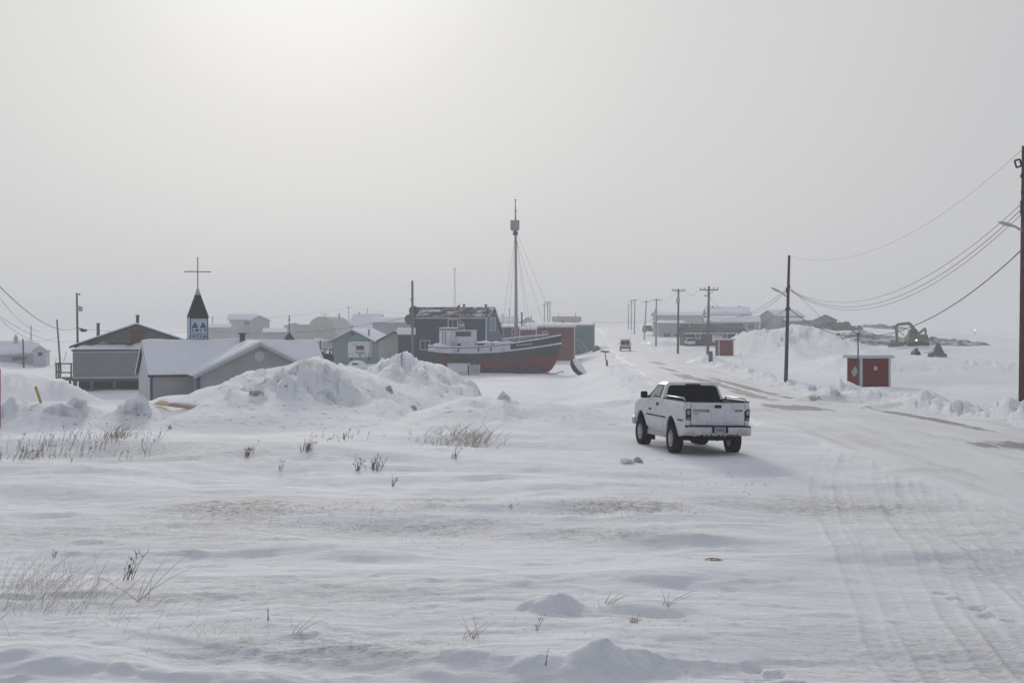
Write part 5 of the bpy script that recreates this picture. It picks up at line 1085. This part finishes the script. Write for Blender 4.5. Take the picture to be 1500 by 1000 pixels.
# ================================================================== CARS ON THE ROAD
def car(label, px, py, D, rz, w_, h_, bodym, boxy=1.0, rack=False, ln=4.4):
    t = thing('parked_car' if not rack else 'jeep', label, 'car', W(px, py, D), rz); hw = w_ / 2; hb = h_ * .52
    MB().prism([(-ln / 2, .3), (ln / 2, .3), (ln / 2, hb), (ln * .1 - ln / 2 + .6, hb + .05), (-ln / 2 + .05, hb - .1)], 0, -hw, hw).build('body', bodym, t, bevel=.08)
    y0 = -ln / 2 + 1.1
    cbn = MB().prism([(y0, hb + .001), (ln / 2 - .1, hb + .001), (ln / 2 - .25, h_), (y0 + .35, h_)], 0, -hw * .88, hw * .88).build('cabin', bodym, t, bevel=.07)
    for x0, x1 in ((-hw * .74, -.05), (.05, hw * .74)): MB().add([(x0, y0 + .02, hb + .1), (x1, y0 + .02, hb + .1), (x1, y0 + .29, h_ - .14), (x0, y0 + .29, h_ - .14), (x0, y0 - .02, hb + .1), (x1, y0 - .02, hb + .1), (x1, y0 + .25, h_ - .14), (x0, y0 + .25, h_ - .14)], [(0, 1, 2, 3), (7, 6, 5, 4), (0, 4, 5, 1), (1, 5, 6, 2), (2, 6, 7, 3), (3, 7, 4, 0)]).build('windscreen', M['glass'], cbn)
    for s in (-1, 1): MB().box((s * hw * .88 - .01, y0 + .5, hb + .12), (s * hw * .88 + .01, ln / 2 - .5, h_ - .18)).build('side_window', M['glass'], cbn)
    MB().box((-hw * .55, -ln / 2 - .02, .62), (hw * .55, -ln / 2 + .03, hb - .16)).build('grille', M['black'] if not rack else M['ltgrey'], t)
    for s in (-1, 1): MB().lathe([(.05, -.03), (.11, -.02), (.11, .02)], (s * hw * .72, -ln / 2 - .01, hb - .24), 12, axis=1).build('headlight', M['steel'], t)
    MB().box((-hw * .98, -ln / 2 - .14, .38), (hw * .98, -ln / 2 - .002, .58)).build('bumper', M['flue'], t, bevel=.03)
    for sx in (-1, 1):
        for sy in (-1, 1): MB().lathe([(.2, -.12), (.34, -.1), (.36, 0), (.34, .1), (.2, .12)], (sx * (hw - .14), sy * ln * .3, .36), 18, axis=0).build('wheel', M['black'], t)
    for s in (-1, 1): MB().cbox((s * (hw + .12), y0 + .1, hb + .22), (.2, .1, .16)).build('mirror', M['black'], t)
    if rack: MB().box((-hw * .95, y0 + .5, h_ + .05), (hw * .95, y0 + .58, h_ + .1)).box((-hw * .95, ln / 2 - .8, h_ + .05), (hw * .95, ln / 2 - .72, h_ + .1)).build('roof_rack', M['flue'], t)
    return t
car('boxy pale off-road car driving toward the camera down the icy road', 916, 513.5, 230, R(-5), 1.82, 1.75, mat('cream car paint', (.46, .45, .40), .45, .06, spec=.4), rack=True)
car('dark car parked far up the road beside a leaning pole', 949, 486.5, 350, R(8), 1.9, 1.65, M['flue'])

# ================================================================== THE PICKUP
WH = mat('white car paint', (.66, .67, .69), .5, .03, 1.2, spec=.3, dirt=(.50, .49, .47), ds=4, dirtz=(.35, .8))
WHD = mat('white car paint with road dirt', (.58, .58, .585), .5, .06, 2, spec=.3, dirt=(.38, .36, .33), ds=5, dirtz=(.45, .72))
RUST = mat('rust', (.16, .075, .035), .9, .3, 8)
LENS_R = mat('tail lamp red', (.055, .010, .012), .25, .1, spec=.2)
LENS_W = mat('tail lamp clear', (.34, .33, .34), .3, .25, 30, spec=.3)
CHROME = mat('chrome', (.50, .50, .51), .42, .03, metal=.9)
RIM = mat('alloy rim', (.44, .44, .45), .45, .12, 5, metal=.35)
UNDER = mat('underbody', (.018, .017, .016), .85, .3, 5)
TYRE = mat('tyre rubber', (.017, .017, .018), .85, .2, 6, .4, 20)
REDTXT = mat('red decal', (.26, .03, .045), .5, .05)
PLATE = mat('licence plate', (.34, .39, .49), .5, .1, 6)
ty, tx, yaw = 40.47, 5.447, R(11.5)
pk_ = thing('pickup_truck', 'white single cab pickup truck parked on the snow seen from behind', 'pickup truck', (tx, ty, .012), yaw)
pk_.rotation_euler = (R(-.3), R(1.2), yaw)
WB = 3.02; TR = .86; RW = .392; TAIL = -1.15; CB = .93; NOSE = 3.98
def zbot(y):
    z = .50
    for ay in (0, WB):
        d = abs(y - ay)
        if d < .53: z = max(z, .45 + math.sqrt(max(0, .53 ** 2 - d * d)) * 1.12)
    if y < -.55: z = max(z, .50 + .08 * (-.55 - y) / .6)
    return z
def halfw(y, z):
    w_ = .90 + .085 * math.sin(min(1, max(0, (z - .5) / .95)) * math.pi * .62)
    w_ -= .05 * max(0, (z - 1.25) / .25) ** 1.5
    for ay in (0, WB):                                  # flared arches
        d = math.hypot(y - ay, (z - .43)); w_ += .035 * math.exp(-((d - .55) / .10) ** 2)
    if y > 2.45: w_ -= .02 + .10 * max(0, (y - 3.3) / .7) ** 2
    if y < -.95: w_ -= .05 * ((-.95 - y) / .2) ** 2
    return w_
def side_panel(name, y0, y1, ztop, mats, parent, par_thick=.05, zlo=None, ny=None):
    ny = ny or max(4, int((y1 - y0) / .045)); out_ = []
    for s in (-1, 1):
        rows = []; inn = []
        for i in range(ny + 1):
            y = y0 + (y1 - y0) * i / ny; a = zbot(y) if zlo is None else max(zlo, zbot(y)); b = ztop(y)
            rows.append([(s * halfw(y, a + (b - a) * j / 12), y, a + (b - a) * j / 12) for j in range(13)])
            inn.append([(p[0] - s * par_thick, p[1], p[2]) for p in rows[-1]])
        m = MB(); m.grid(rows, flip=s > 0)
        m.grid([[r[-1], q[-1]] for r, q in zip(rows, inn)]); m.grid([[r[0], q[0]] for r, q in zip(rows, inn)])
        m.grid([rows[0], inn[0]]); m.grid([rows[-1], inn[-1]]); m.grid(inn)
        m2 = m.build(name, mats, parent, smooth=False); 
        for p in m2.data.polygons: p.use_smooth = True
        md = m2.modifiers.new('split', 'EDGE_SPLIT'); md.split_angle = R(40)
        out_.append(m2)
    return out_
RAILZ = 1.475
side_panel('bed_side', TAIL + .02, CB - .015, lambda y: RAILZ, WH, pk_)
m = MB().box((-.86, TAIL + .06, .98), (.86, CB - .02, 1.02)).box((-.86, CB - .07, 1.0), (.86, CB - .02, RAILZ)); m.build('bed_floor', UNDER, pk_)
for s in (-1, 1): MB().box((s * .93 - .06 if s > 0 else -.935, TAIL + .03, RAILZ + .001), (s * .935 if s > 0 else -.87, CB - .02, RAILZ + .03)).build('rail_cap', M['black'], pk_)
def strip(s, y0, y1, par):
    ys = np.linspace(y0, y1, 12); m = MB(); m.grid([[(s * (halfw(y, .97) + o), y, z) for o, z in ((-.01, .94), (.012, .945), (.012, .98), (-.01, .985))] for y in ys]); return m.build('trim_strip', M['dark_trim'], par)
# cab: doors and fenders
doors = side_panel('door', CB + .20, 2.28, lambda y: 1.49, WH, pk_)
side_panel('cab_corner', CB, CB + .192, lambda y: 1.49, WH, pk_)
side_panel('fender', 2.288, NOSE - .02, lambda y: 1.47 - .05 * max(0, (y - 2.3) / .5) - .16 * max(0, (y - 3.0) / 1.0) ** 1.6, WH, pk_)
for i, d in enumerate(doors):
    s = (-1, 1)[i]; MB().cbox((s * .985, CB + .36, 1.31), (.05, .13, .085)).build('handle', M['black'], d, bevel=.012)
    strip(s, CB + .22, 2.26, d)
    MB().cbox((s * (halfw(2.02, 1.13) + .004), 2.02, 1.13), (.016, .24, .045)).build('badge', M['dark_trim'], d)
for s in (-1, 1):
    strip(s, TAIL + .12, -.56, pk_); strip(s, .56, CB + .18, pk_); strip(s, 2.30, WB - .56, pk_)
# greenhouse: belt ring and roof ring, windows set proud of the sloping faces
B_ = [(-.935, CB + .02), (.935, CB + .02), (.93, 2.62), (-.93, 2.62)]; T_ = [(-.78, CB + .15), (.78, CB + .15), (.76, 1.90), (-.76, 1.90)]; ZB, ZT = 1.44, 1.895
g = MB(); vs = [(x, y, ZB) for x, y in B_] + [(x, y, ZT) for x, y in T_]
vs += [(x * .86, y + (.10 if y < 1.5 else -.14), ZT + .055) for x, y in T_]
g.add(vs, [(3, 2, 1, 0)] + [(k, (k + 1) % 4, (k + 1) % 4 + 4, k + 4) for k in range(4)] + [(k + 4, (k + 1) % 4 + 4, (k + 1) % 4 + 8, k + 8) for k in range(4)] + [(8, 9, 10, 11)])
cabn = g.build('cab', WH, pk_, bevel=.045, seg=3)
def pane(name, A, Bq, Cq, Dq, u0, u1, v0, v1, off, mm, par, rad=.12, n=5):
    """a rounded window laid just proud of the plane A,B (bottom) C,D (top)"""
    A, Bq, Cq, Dq = map(Vector, (A, Bq, Cq, Dq)); nrm_ = (Bq - A).cross(Dq - A).normalized() * off
    pts = []
    for cx, cy, a0 in ((u1 - rad * .6, v0 + rad, -90), (u1 - rad * .6, v1 - rad, 0), (u0 + rad * .6, v1 - rad, 90), (u0 + rad * .6, v0 + rad, 180)):
        for k in range(n + 1):
            a = R(a0 + 90 * k / n); u, v = cx + rad * .6 * math.cos(a), cy + rad * math.sin(a)
            pts.append((A.lerp(Bq, u)).lerp(Dq.lerp(Cq, u), v))
    N_ = len(pts); m = MB(); m.add([p + nrm_ for p in pts] + [p - nrm_ * 2 for p in pts], [tuple(range(N_)), tuple(range(2 * N_ - 1, N_ - 1, -1))] + [(i, i + N_, (i + 1) % N_ + N_, (i + 1) % N_) for i in range(N_)])
    return m.build(name, mm, par)
V = lambda k: g.v[k]
pane('rear_window', V(0), V(1), V(5), V(4), .05, .95, .03, .93, .012, M['glass'], cabn)
pane('windscreen', V(2), V(3), V(7), V(6), .05, .95, .05, .95, .012, M['glass'], cabn)
SG = mat('side glass', (.16, .165, .17), .1, .05, spec=.6)
pane('side_window', V(3), V(0), V(4), V(7), .10, .80, .05, .90, .012, M['black'], cabn); pane('side_window', V(1), V(2), V(6), V(5), .20, .90, .05, .90, .012, M['black'], cabn)
pane('side_glass', V(3), V(0), V(4), V(7), .20, .77, .12, .84, .018, SG, cabn); pane('side_glass', V(1), V(2), V(6), V(5), .23, .80, .12, .84, .018, SG, cabn)
MB().cbox((0, CB + .10, ZT - .0), (.44, .10, .05), rx=R(8)).build('brake_lamp', mat('smoked lamp', (.10, .075, .075), .3, .1), cabn, bevel=.012)
# hood and nose
P = []
for i in range(15):
    y = 2.55 + (NOSE - 2.55) * i / 14; row = []
    for j in range(17):
        x = -.93 + 1.86 * j / 16; f_ = 1.47 - .05 * max(0, (y - 2.3) / .5) - .16 * max(0, (y - 3.0) / 1.0) ** 1.6
        hump = .16 * (1 - sm(.50, .70, abs(x))) * (1 - .6 * max(0, (y - 3.5) / .5) ** 2)
        row.append((x * (1 - .06 * max(0, (y - 3.2) / .8)), y, f_ - .03 + float(hump)))
    P.append(row)
m = MB().grid(P); m.grid([P[-1], [(p[0], p[1] - .02, .72) for p in P[-1]]]); m.build('hood', WH, pk_, smooth=True)
MB().box((-.46, NOSE - .04, .92), (.46, NOSE + .03, 1.30)).build('grille', CHROME, pk_, bevel=.04)
for s in (-1, 1): MB().box((s * .68 - .16, NOSE - .06, .98), (s * .68 + .16, NOSE + .01, 1.2)).build('headlight', LENS_W, pk_, bevel=.04)
MB().box((-.93, NOSE - .05, .56), (.93, NOSE + .14, .80)).build('front_bumper', CHROME, pk_, bevel=.06)
# wheel wells
for ay in (0, WB):
    for s in (-1, 1):
        rows = []
        for k in range(15):
            a = math.pi * k / 14; rows.append([(s * xx, ay + .525 * math.cos(a), .42 + .62 * math.sin(a)) for xx in (.93, .50)])
        MB().grid(rows).box((s * .50 - .01, ay - .52, .5), (s * .50 + .01, ay + .52, .95)).build('wheel_well', UNDER, pk_)
# tailgate
TZ0, TZ1 = .835, 1.475; tw_ = .775
tg = MB().box((-tw_, TAIL - .015, TZ0), (tw_, TAIL + .05, TZ1)).build('tailgate', WH, pk_, bevel=.022, seg=3)
m = MB()
for x0 in (-.20, .20): m.box((x0 - .006, TAIL - .020, TZ0 + .08), (x0 + .006, TAIL - .0145, TZ1 - .22))
m.box((-.20, TAIL - .020, TZ0 + .075), (.20, TAIL - .0145, TZ0 + .087)); m.build('pressed_panel', WHD, tg)
MB().box((-tw_ + .02, TAIL - .018, TZ1 + .001), (tw_ - .02, TAIL + .045, TZ1 + .022)).build('tailgate_cap', M['black'], tg)
MB().box((-.105, TAIL - .04, TZ1 - .155), (.09, TAIL - .0145, TZ1 - .075)).build('handle', M['black'], tg, bevel=.025, seg=3)
MB().box((-tw_ + .015, TAIL - .025, TZ0 - .03), (tw_ - .015, TAIL + .05, TZ0 - .002)).build('lower_seam', M['flue'], tg)
def text(s, name, x, z, size, mm, par, y, shear=.0, sx=1.0):
    cu_ = bpy.data.curves.new(name, 'FONT'); cu_.body = s; cu_.size = size; cu_.extrude = .002; cu_.shear = shear; cu_.align_x = 'LEFT'; cu_.offset = .0035
    o = bpy.data.objects.new(name, cu_); C.objects.link(o); bpy.context.view_layer.update()
    me_ = bpy.data.meshes.new_from_object(o.evaluated_get(bpy.context.evaluated_depsgraph_get())); bpy.data.objects.remove(o)
    ob = bpy.data.objects.new(name, me_); C.objects.link(ob); me_.materials.clear(); me_.materials.append(mm)
    me_.transform(Matrix.Translation((x, y, z)) @ Matrix.Rotation(R(90), 4, 'X') @ Matrix.Diagonal((sx, 1, 1, 1))); ob.parent = par; return ob
text("DODGE", 'maker_lettering', -tw_ + .05, TZ1 - .265, .098, REDTXT, tg, TAIL - .018, 0, 1.36)
text("4X4", 'drive_lettering', tw_ - .31, TZ1 - .255, .090, REDTXT, tg, TAIL - .018, .35, 1.45)
MB().box((-tw_ + .06, TAIL - .019, TZ1 - .322), (-tw_ + .21, TAIL - .0145, TZ1 - .302)).build('model_lettering', M['flue'], tg)
# tail lamps wrap the corners of the box
for s in (-1, 1):
    x0, x1 = s * (tw_ + .018), s * .925
    tl_ = MB().box((min(x0, x1), TAIL - .02, .985), (max(x0, x1), TAIL + .10, 1.285)).build('tail_lamp', LENS_R, pk_, bevel=.03, seg=3)
    xa, xb = s * (tw_ + .045), s * .90
    MB().box((min(xa, xb), TAIL - .028, 1.13), (max(xa, xb), TAIL - .0195, 1.25)).build('clear_lens', LENS_W, tl_, bevel=.02)
    MB().box((min(xa, xb), TAIL - .028, 1.01), (max(xa, xb), TAIL - .0195, 1.05)).build('reverse_lens', LENS_W, tl_, bevel=.01)
    MB().box((min(x0, s * .90), TAIL - .01, .82), (max(x0, s * .90), TAIL + .06, .978)).box((min(x0, s * .90), TAIL - .01, 1.29), (max(x0, s * .90), TAIL + .06, RAILZ)).build('corner_post', WH, pk_, bevel=.015)
# rear bumper
P = []
for j in range(25):
    x = -.965 + 1.93 * j / 24; yb = TAIL - .17 + .13 * max(0, (abs(x) - .72) / .245) ** 2
    P.append([(x, TAIL + .02, .795), (x, yb + .03, .795), (x, yb, .765), (x, yb, .61), (x, yb + .03, .56), (x, TAIL + .02, .56)])
bp_ = MB().grid(P).add(P[0], [(0, 1, 2, 3, 4, 5)]).add(P[-1], [(5, 4, 3, 2, 1, 0)]).build('rear_bumper', WHD, pk_, smooth=False)
m = MB()
for x0, x1 in ((-.95, -.19), (.21, .95)):
    m.prism([(x0, TAIL - .14 + (.08 if x0 < -.9 else 0)), (x1, TAIL - .14 + (.08 if x1 > .9 else 0)), (x1, TAIL + .0), (x0, TAIL + .0)], 2, .785, .832)
m.build('step_pad', M['black'], bp_)
m = MB().box((-.22, TAIL - .18, .645), (.24, TAIL - .168, .815)); m.build('plate_recess', M['black'], bp_)
pl = MB().box((-.155, TAIL - .192, .655), (.165, TAIL - .183, .80)).build('licence_plate', PLATE, bp_)
m = MB()
for k in range(6): m.box((-.115 + k * .043, TAIL - .196, .69), (-.088 + k * .043, TAIL - .192, .76))
m.build('plate_mark', mat('plate ink', (.08, .12, .28), .5, .1), pl)
rq = random.Random(3)
for x, w_ in ((-.52, .10), (-.38, .05), (-.24, .05), (-.02, .08), (.28, .16), (.40, .08), (.52, .12), (.10, .04)):
    n_ = 7; c_ = [(x + w_ / 2 * math.cos(a) * (.7 + .5 * rq.random()), .580 + .022 * math.sin(a) * (.6 + .8 * rq.random())) for a in np.linspace(0, 2 * math.pi, n_, endpoint=False)]
    MB().prism(c_, 1, TAIL - .172, TAIL - .150).build('rust_patch', RUST, bp_)
# chrome rails on the box sides
for s in (-1, 1):
    x = s * .89; MB().tube([(x, CB - .22, RAILZ + .03), (x, CB - .28, RAILZ + .095), (x, TAIL + .30, RAILZ + .095), (x, TAIL + .22, RAILZ + .03)], .020, 8).build('bed_rail', CHROME, pk_, smooth=True)
# mirrors
for s in (-1, 1):
    mr_ = MB().cbox((s * 1.12, 2.20, 1.54), (.20, .11, .20)).build('mirror', M['black'], pk_, bevel=.035, seg=3)
    MB().tube([(s * .90, 2.22, 1.48), (s * 1.04, 2.22, 1.49)], .035, 6).build('mirror_arm', M['black'], mr_)
# rocker, underbody
for s in (-1, 1): MB().box((s * .84 - .10, .60, .37), (s * .84 + .10, 2.42, .51)).build('rocker', WHD, pk_, bevel=.02)
m = MB()
for s in (-1, 1): m.box((s * .42 - .05, TAIL + .05, .62), (s * .42 + .05, 3.8, .76))
m.box((-.80, TAIL + .05, .74), (.80, NOSE - .2, .80)).box((-.84, TAIL + .02, .60), (.84, TAIL + .10, .82)); m.build('frame_rail', UNDER, pk_)
for ay in (0, WB):
    m = MB().tube([(-.8, ay, RW), (.8, ay, RW)], .055, 10); m.lathe([(.05, -.2), (.17, -.1), (.18, .06), (.08, .18)], (-.05 if ay == 0 else .25, ay, RW), 14, axis=1); m.build('axle', UNDER, pk_)
MB().lathe([(.12, -.13), (.33, -.11), (.36, 0), (.33, .11), (.12, .13)], (0, -.72, .56), 22).build('spare_tyre', TYRE, pk_)
MB().tube([(.30, .4, .58), (.30, -.5, .56), (.62, -1.0, .56)], [.09, .09, .05], 8).tube([(-.45, .62, .72), (-.45, .2, .52), (-.45, -.25, .52), (-.45, -.85, .70)], .04, 6).tube([(.45, .62, .72), (.45, .2, .52), (.45, -.25, .52), (.45, -.85, .70)], .04, 6).cbox((.12, TAIL - .02, .53), (.12, .22, .10)).build('exhaust', UNDER, pk_)
for s in (-1, 1):
    MB().cbox((s * .84, WB - .62, .40), (.30, .025, .42)).build('mud_flap', M['black'], pk_); MB().cbox((s * .40, -.05, .50), (.06, .06, .34), rx=R(15)).build('shock_absorber', UNDER, pk_)
# wheels with lugged tyres
for ay in (0, WB):
    for s in (-1, 1):
        wl_ = bpy.data.objects.new('wheel', None); C.objects.link(wl_); wl_.parent = pk_; wl_.location = (s * TR, ay, RW)
        if ay == WB: wl_.rotation_euler.z = R(3)
        m = MB().lathe([(.235, -.135), (.30, -.148), (.355, -.14), (.380, -.115), (.386, -.05), (.386, .05), (.380, .115), (.355, .14), (.30, .148), (.235, .135)], (0, 0, 0), 44, axis=0, cap=False)
        for k in range(30):
            a = 2 * math.pi * k / 30
            for dx, da in ((-.105, 0), (-.035, .10), (.035, .0), (.105, .10)):
                aa = a + da; mt4 = Matrix.Rotation(aa, 4, 'X') @ Matrix.Translation((dx, 0, .387))
                t_ = MB().box((-.027, -.026, -.012), (.027, .026, .012)); m.add([mt4 @ Vector(v) for v in t_.v], t_.f)
        m.build('tyre', TYRE, wl_)
        q = MB().lathe([(.235, -.11), (.24, .03), (.24, .118), (.222, .128), (.20, .10), (.16, .085), (.08, .10), (.07, .135), (.0, .135)], (0, 0, 0), 30, axis=0)
        if s < 0: q.v = [(-a, b, c) for a, b, c in q.v]
        r_ = q.build('rim', RIM, wl_, smooth=False)
        m = MB()
        for k in range(5):
            a = 2 * math.pi * k / 5; m.cbox((s * .103, .155 * math.cos(a), .155 * math.sin(a)), (.012, .05, .035), rx=a)
        m.build('spoke_opening', UNDER, r_)

# ================================================================== DRY PLANTS, LUMPS, HAZE
def blade(m, x, y, h, lean, ang, r, n=3, bend=.3, mi=0):
    z0 = gz(x, y) - .03; pts = []
    for i in range(n + 1):
        t = i / n; o = lean * h * (t + bend * t * t); pts.append((x + o * math.cos(ang), y + o * math.sin(ang), z0 + h * t))
    m.tube(pts, [r * (1 - .75 * i / n) for i in range(n + 1)], 3, mi, cap=False); return pts
def weed_stem(m, x, y, h, rg, r=.008):
    ang = rg.gauss(0.2, .9); pts = blade(m, x, y, h, rg.uniform(.05, .6), ang, r)
    for k in range(rg.randint(1, 4)):
        p = Vector(pts[rg.randint(1, 3)]); a = rg.uniform(0, 6.28); l = h * rg.uniform(.12, .3)
        m.tube([p, p + Vector((l * .6 * math.cos(a), l * .6 * math.sin(a), l * .8))], [r * .8, r * .5], 3, 0, cap=False)
        if rg.random() < .07: q = p + Vector((l * .6 * math.cos(a), l * .6 * math.sin(a), l * .8)); m.cbox(q, (2.6 * r, 2.6 * r, 4.5 * r), 0, rz=a)
def gp(px, py):
    """the point of the ground seen there in the photo"""
    Ds = 11.5 * 1.004 ** np.arange(700); g = ground((px - 750) * Ds / F, Ds)
    k = np.argmax(H - (py - HY) * Ds / F < g); D = float(Ds[max(k, 1)])
    return (px - 750) * D / F, D
rg = random.Random(21)
def patch(label_or_none, name, n, pxc, pyc, sx, sy, h, mm, r, cat=None, kind=None, group=None, straw=False, hmin=.35):
    m = MB(); cx, cy = gp(pxc, pyc); k = cy / F
    for i in range(n):
        x = cx + rg.gauss(0, sx) * k; y = cy + rg.gauss(0, sy) * cy * cy / F / (H)
        hh = h * rg.uniform(hmin, 1.0) * k
        if straw: blade(m, x, y, hh, rg.uniform(.1, 1.2), rg.uniform(-.6, 1.2) if rg.random() < .6 else rg.uniform(0, 6.28), r * k, 3, rg.uniform(.1, .9))
        else: weed_stem(m, x, y, hh, rg, r * k)
    o0 = Vector((cx, cy, gz(cx, cy))); m.v = [tuple(Vector(v) - o0) for v in m.v]
    o = m.build(name, mm, None, loc=o0, fix=False)
    return tag(o, label_or_none, cat, group, kind)
W_, S_ = M['weed'], M['straw']
for a in ((55, 75, 662, 26, 7, 26), (44, 140, 655, 16, 5, 24), (26, 45, 672, 16, 4, 18), (22, 205, 663, 14, 5, 22), (10, 20, 660, 14, 4, 24)):
    patch(None, 'weed_cover', *a[:6], W_, .36, kind='stuff')
for a in ((80, 35, 875, 34, 14, 62), (80, 105, 885, 38, 14, 52), (34, 60, 855, 40, 8, 58), (30, 190, 905, 60, 14, 36), (60, 300, 930, 55, 10, 20), (50, 420, 925, 60, 12, 14), (40, 640, 950, 80, 14, 12), (30, 1000, 960, 60, 14, 12)):
    patch(None, 'pale_grass_cover', *a[:6], S_, .30, kind='stuff', straw=True)
patch(None, 'pale_grass_cover', 130, 685, 645, 20, 3.5, 22, S_, .5, kind='stuff', straw=True); patch(None, 'pale_grass_cover', 50, 640, 640, 22, 3, 14, S_, .45, kind='stuff', straw=True)
patch(None, 'pale_grass_cover', 60, 170, 640, 10, 3, 22, S_, .5, kind='stuff', straw=True); patch(None, 'weed_cover', 26, 500, 640, 26, 3, 10, W_, .5, kind='stuff')
for a in ((160, 360, 748, 70, 7, 5), (120, 520, 752, 60, 8, 5), (140, 890, 750, 70, 7, 6), (60, 640, 790, 60, 8, 5), (60, 1000, 700, 60, 14, 5), (60, 900, 905, 90, 14, 8)):
    patch(None, 'stubble_cover', *a[:6], W_, .5, kind='stuff', straw=True)
for lab, n, px, py, sx, sy, h in (
    ('small dark weed clump just below the big snowbank', 16, 362, 668, 4, 1.2, 20), ('dense dark weed clump on the open snow before the snowbank', 30, 448, 660, 9, 2, 16),
    ('tall dark weed stems beside a second clump in mid field', 12, 524, 690, 2.5, 1, 24), ('broad row of dark weeds in mid field', 24, 550, 688, 9, 2, 20),
    ('lone branching dark weed in the shaded hollow', 7, 575, 712, 2.5, .8, 16), ('sparse twiggy weed before the low drift', 8, 664, 672, 5, 1.5, 14),
    ('single dark seed head on bare flat snow', 3, 748, 745, 1.5, .6, 9), ('thin weed stems leaning near the first snow hump', 4, 410, 690, 2.5, 1, 18),
    ('dark withered leaf cluster on bent stalk', 4, 78, 815, 4, 1.5, 16), ('drooping dark seed heads above the pale grass', 8, 183, 850, 6, 2, 40),
    ('bent dry straw stems forming a tent shape', 9, 690, 935, 14, 2, 34), ('few short straw stems behind the smooth snow lump', 7, 885, 885, 8, 2, 22), ('few dry stems beside the low snow hump on clean snow', 6, 975, 888, 8, 2, 26),
    ('small straw tuft beside the low snow hump', 22, 926, 912, 4, 1.5, 16), ('tall bare straw stems rising alone over the pale grass', 6, 205, 880, 14, 3, 84), ('single upright twig on empty snow', 2, 393, 908, 1, 1, 30),
    ('folded straw stem shaped like a peak', 3, 430, 928, 8, 1, 30), ('thin twig leaning from the front snow heap', 2, 800, 978, 4, 1, 26), ('thin twig standing before the smooth snow lump', 2, 783, 925, 2, 1, 30)):
    st_ = 'straw' in lab or 'stems' in lab and 'dry' in lab
    patch(lab, 'dry_plant', n, px, py, sx * .55, sy * .5, h, S_ if st_ else W_, .45 if py < 800 else .7, 'plant', group='dry plants in the snow', straw=st_, hmin=.5)
# loose frozen lumps lying on the surface
def lump(label, px, py, w_, h_, mm, seed):
    x, y = gp(px, py); k = y / F; me_ = bpy.data.meshes.new('lump'); bm = bmesh.new(); bmesh.ops.create_icosphere(bm, subdivisions=4, radius=1)
    for v in bm.verts:
        c = v.co; n1 = float(fbm(np.array([c.x * 1.2 + seed]), np.array([c.y * 1.2 + c.z]), 3)[0]); q_, d_ = cells(np.array([c.x * 1.3 + seed]), np.array([c.z * 1.3 + c.y]))
        c *= 1 + .35 * n1 + .30 * (float(q_[0]) - .5)
        v.co = (c.x * w_ * k / 2, c.y * w_ * k / 2.4, c.z * h_ * k * .75)
    bm.to_mesh(me_); bm.free(); me_.materials.append(mm); o = bpy.data.objects.new('snow_lump', me_); C.objects.link(o); o.location = (x, y, gz(x, y)); me_.polygons.foreach_set("use_smooth", [True] * len(me_.polygons)); return tag(o, label, 'snow lump', 'loose frozen lumps')
dirty = mat('dirty ice', (.46, .45, .44), .9, .3, 2, .8, 8, dirt=(.12, .10, .085), ds=2)
lump('dirty grey ice lump on the snow behind the pickup', 933, 677, 16, 9, dirty, 1.0); lump('clean snow lump beside the dirty grey ice lump', 918, 678, 20, 8, M['lump_snow'], 2.2)
lump('dirt streaked lump near the crest of the big snowbank', 570, 573, 11, 10, dirty, 3.1); lump('dark edged lump at the end of the big snowbank', 606, 600, 9, 8, dirty, 4.4)
lump('rounded block at the foot of the plywood sheet', 200, 602, 38, 26, M['lump_snow'], 5.5); lump('small dark crumb on the snow under the plywood sheet', 249, 628, 5, 6, dirty, 6.1)
lump('grey block half sunk in the face of the big snowbank', 480, 582, 22, 16, M['lump_snow'], 7.7); lump('flat rubble block topping the left snowbank', 92, 606, 50, 16, M['lump_snow'], 8.2)
lump('jagged slab of frozen snow on the small left bank', 112, 598, 34, 20, M['lump_snow'], 9.9); lump('snow block in the road windrow below the leaning pole', 1223, 578, 16, 10, M['lump_snow'], 10.4)
lump('snow chunk beside the foot of the red shelter', 1190, 572, 12, 8, M['lump_snow'], 11.4); lump('pair topping chunk on the low drift before the boat', 738, 584, 16, 12, M['lump_snow'], 12.4)
lump('dirty clod in the shaded face of the big snowbank', 375, 580, 18, 8, dirty, 13.3)

pk = MB().box((-.98, -.28, 0), (.98, .28, .035)).build('plywood_sheet', M['plywood'], None, loc=(*gp(268, 600), gz(*gp(268, 600)) + .12)); pk.rotation_euler = (R(9), R(7), R(-6)); tag(pk, 'pale plywood sheet poking out of the snowbank below the church', 'plywood')
ps = MB().prism([(-.6, 0), (.95, 0), (.8, .06), (.2, .10), (-.4, .06)], 1, -.05, .26).build('sheet_snow', M['roof_snow'], pk); ps.location = (0, 0.02, .036)

hz = MB().box((-420, -40, -4.2), (420, 1980, 18)).build('haze', None, None)
hm = bpy.data.materials.new("blowing snow haze"); hm.use_nodes = True; t = hm.node_tree; t.nodes.clear()
o_ = t.nodes.new("ShaderNodeOutputMaterial"); v_ = t.nodes.new("ShaderNodeVolumePrincipled")
v_.inputs["Color"].default_value = (.96, .965, .98, 1); v_.inputs["Density"].default_value = HAZE_DENSITY; v_.inputs["Anisotropy"].default_value = 0.0
t.links.new(v_.outputs[0], o_.inputs["Volume"]); hz.data.materials.clear(); hz.data.materials.append(hm); tag(hz, kind="stuff")
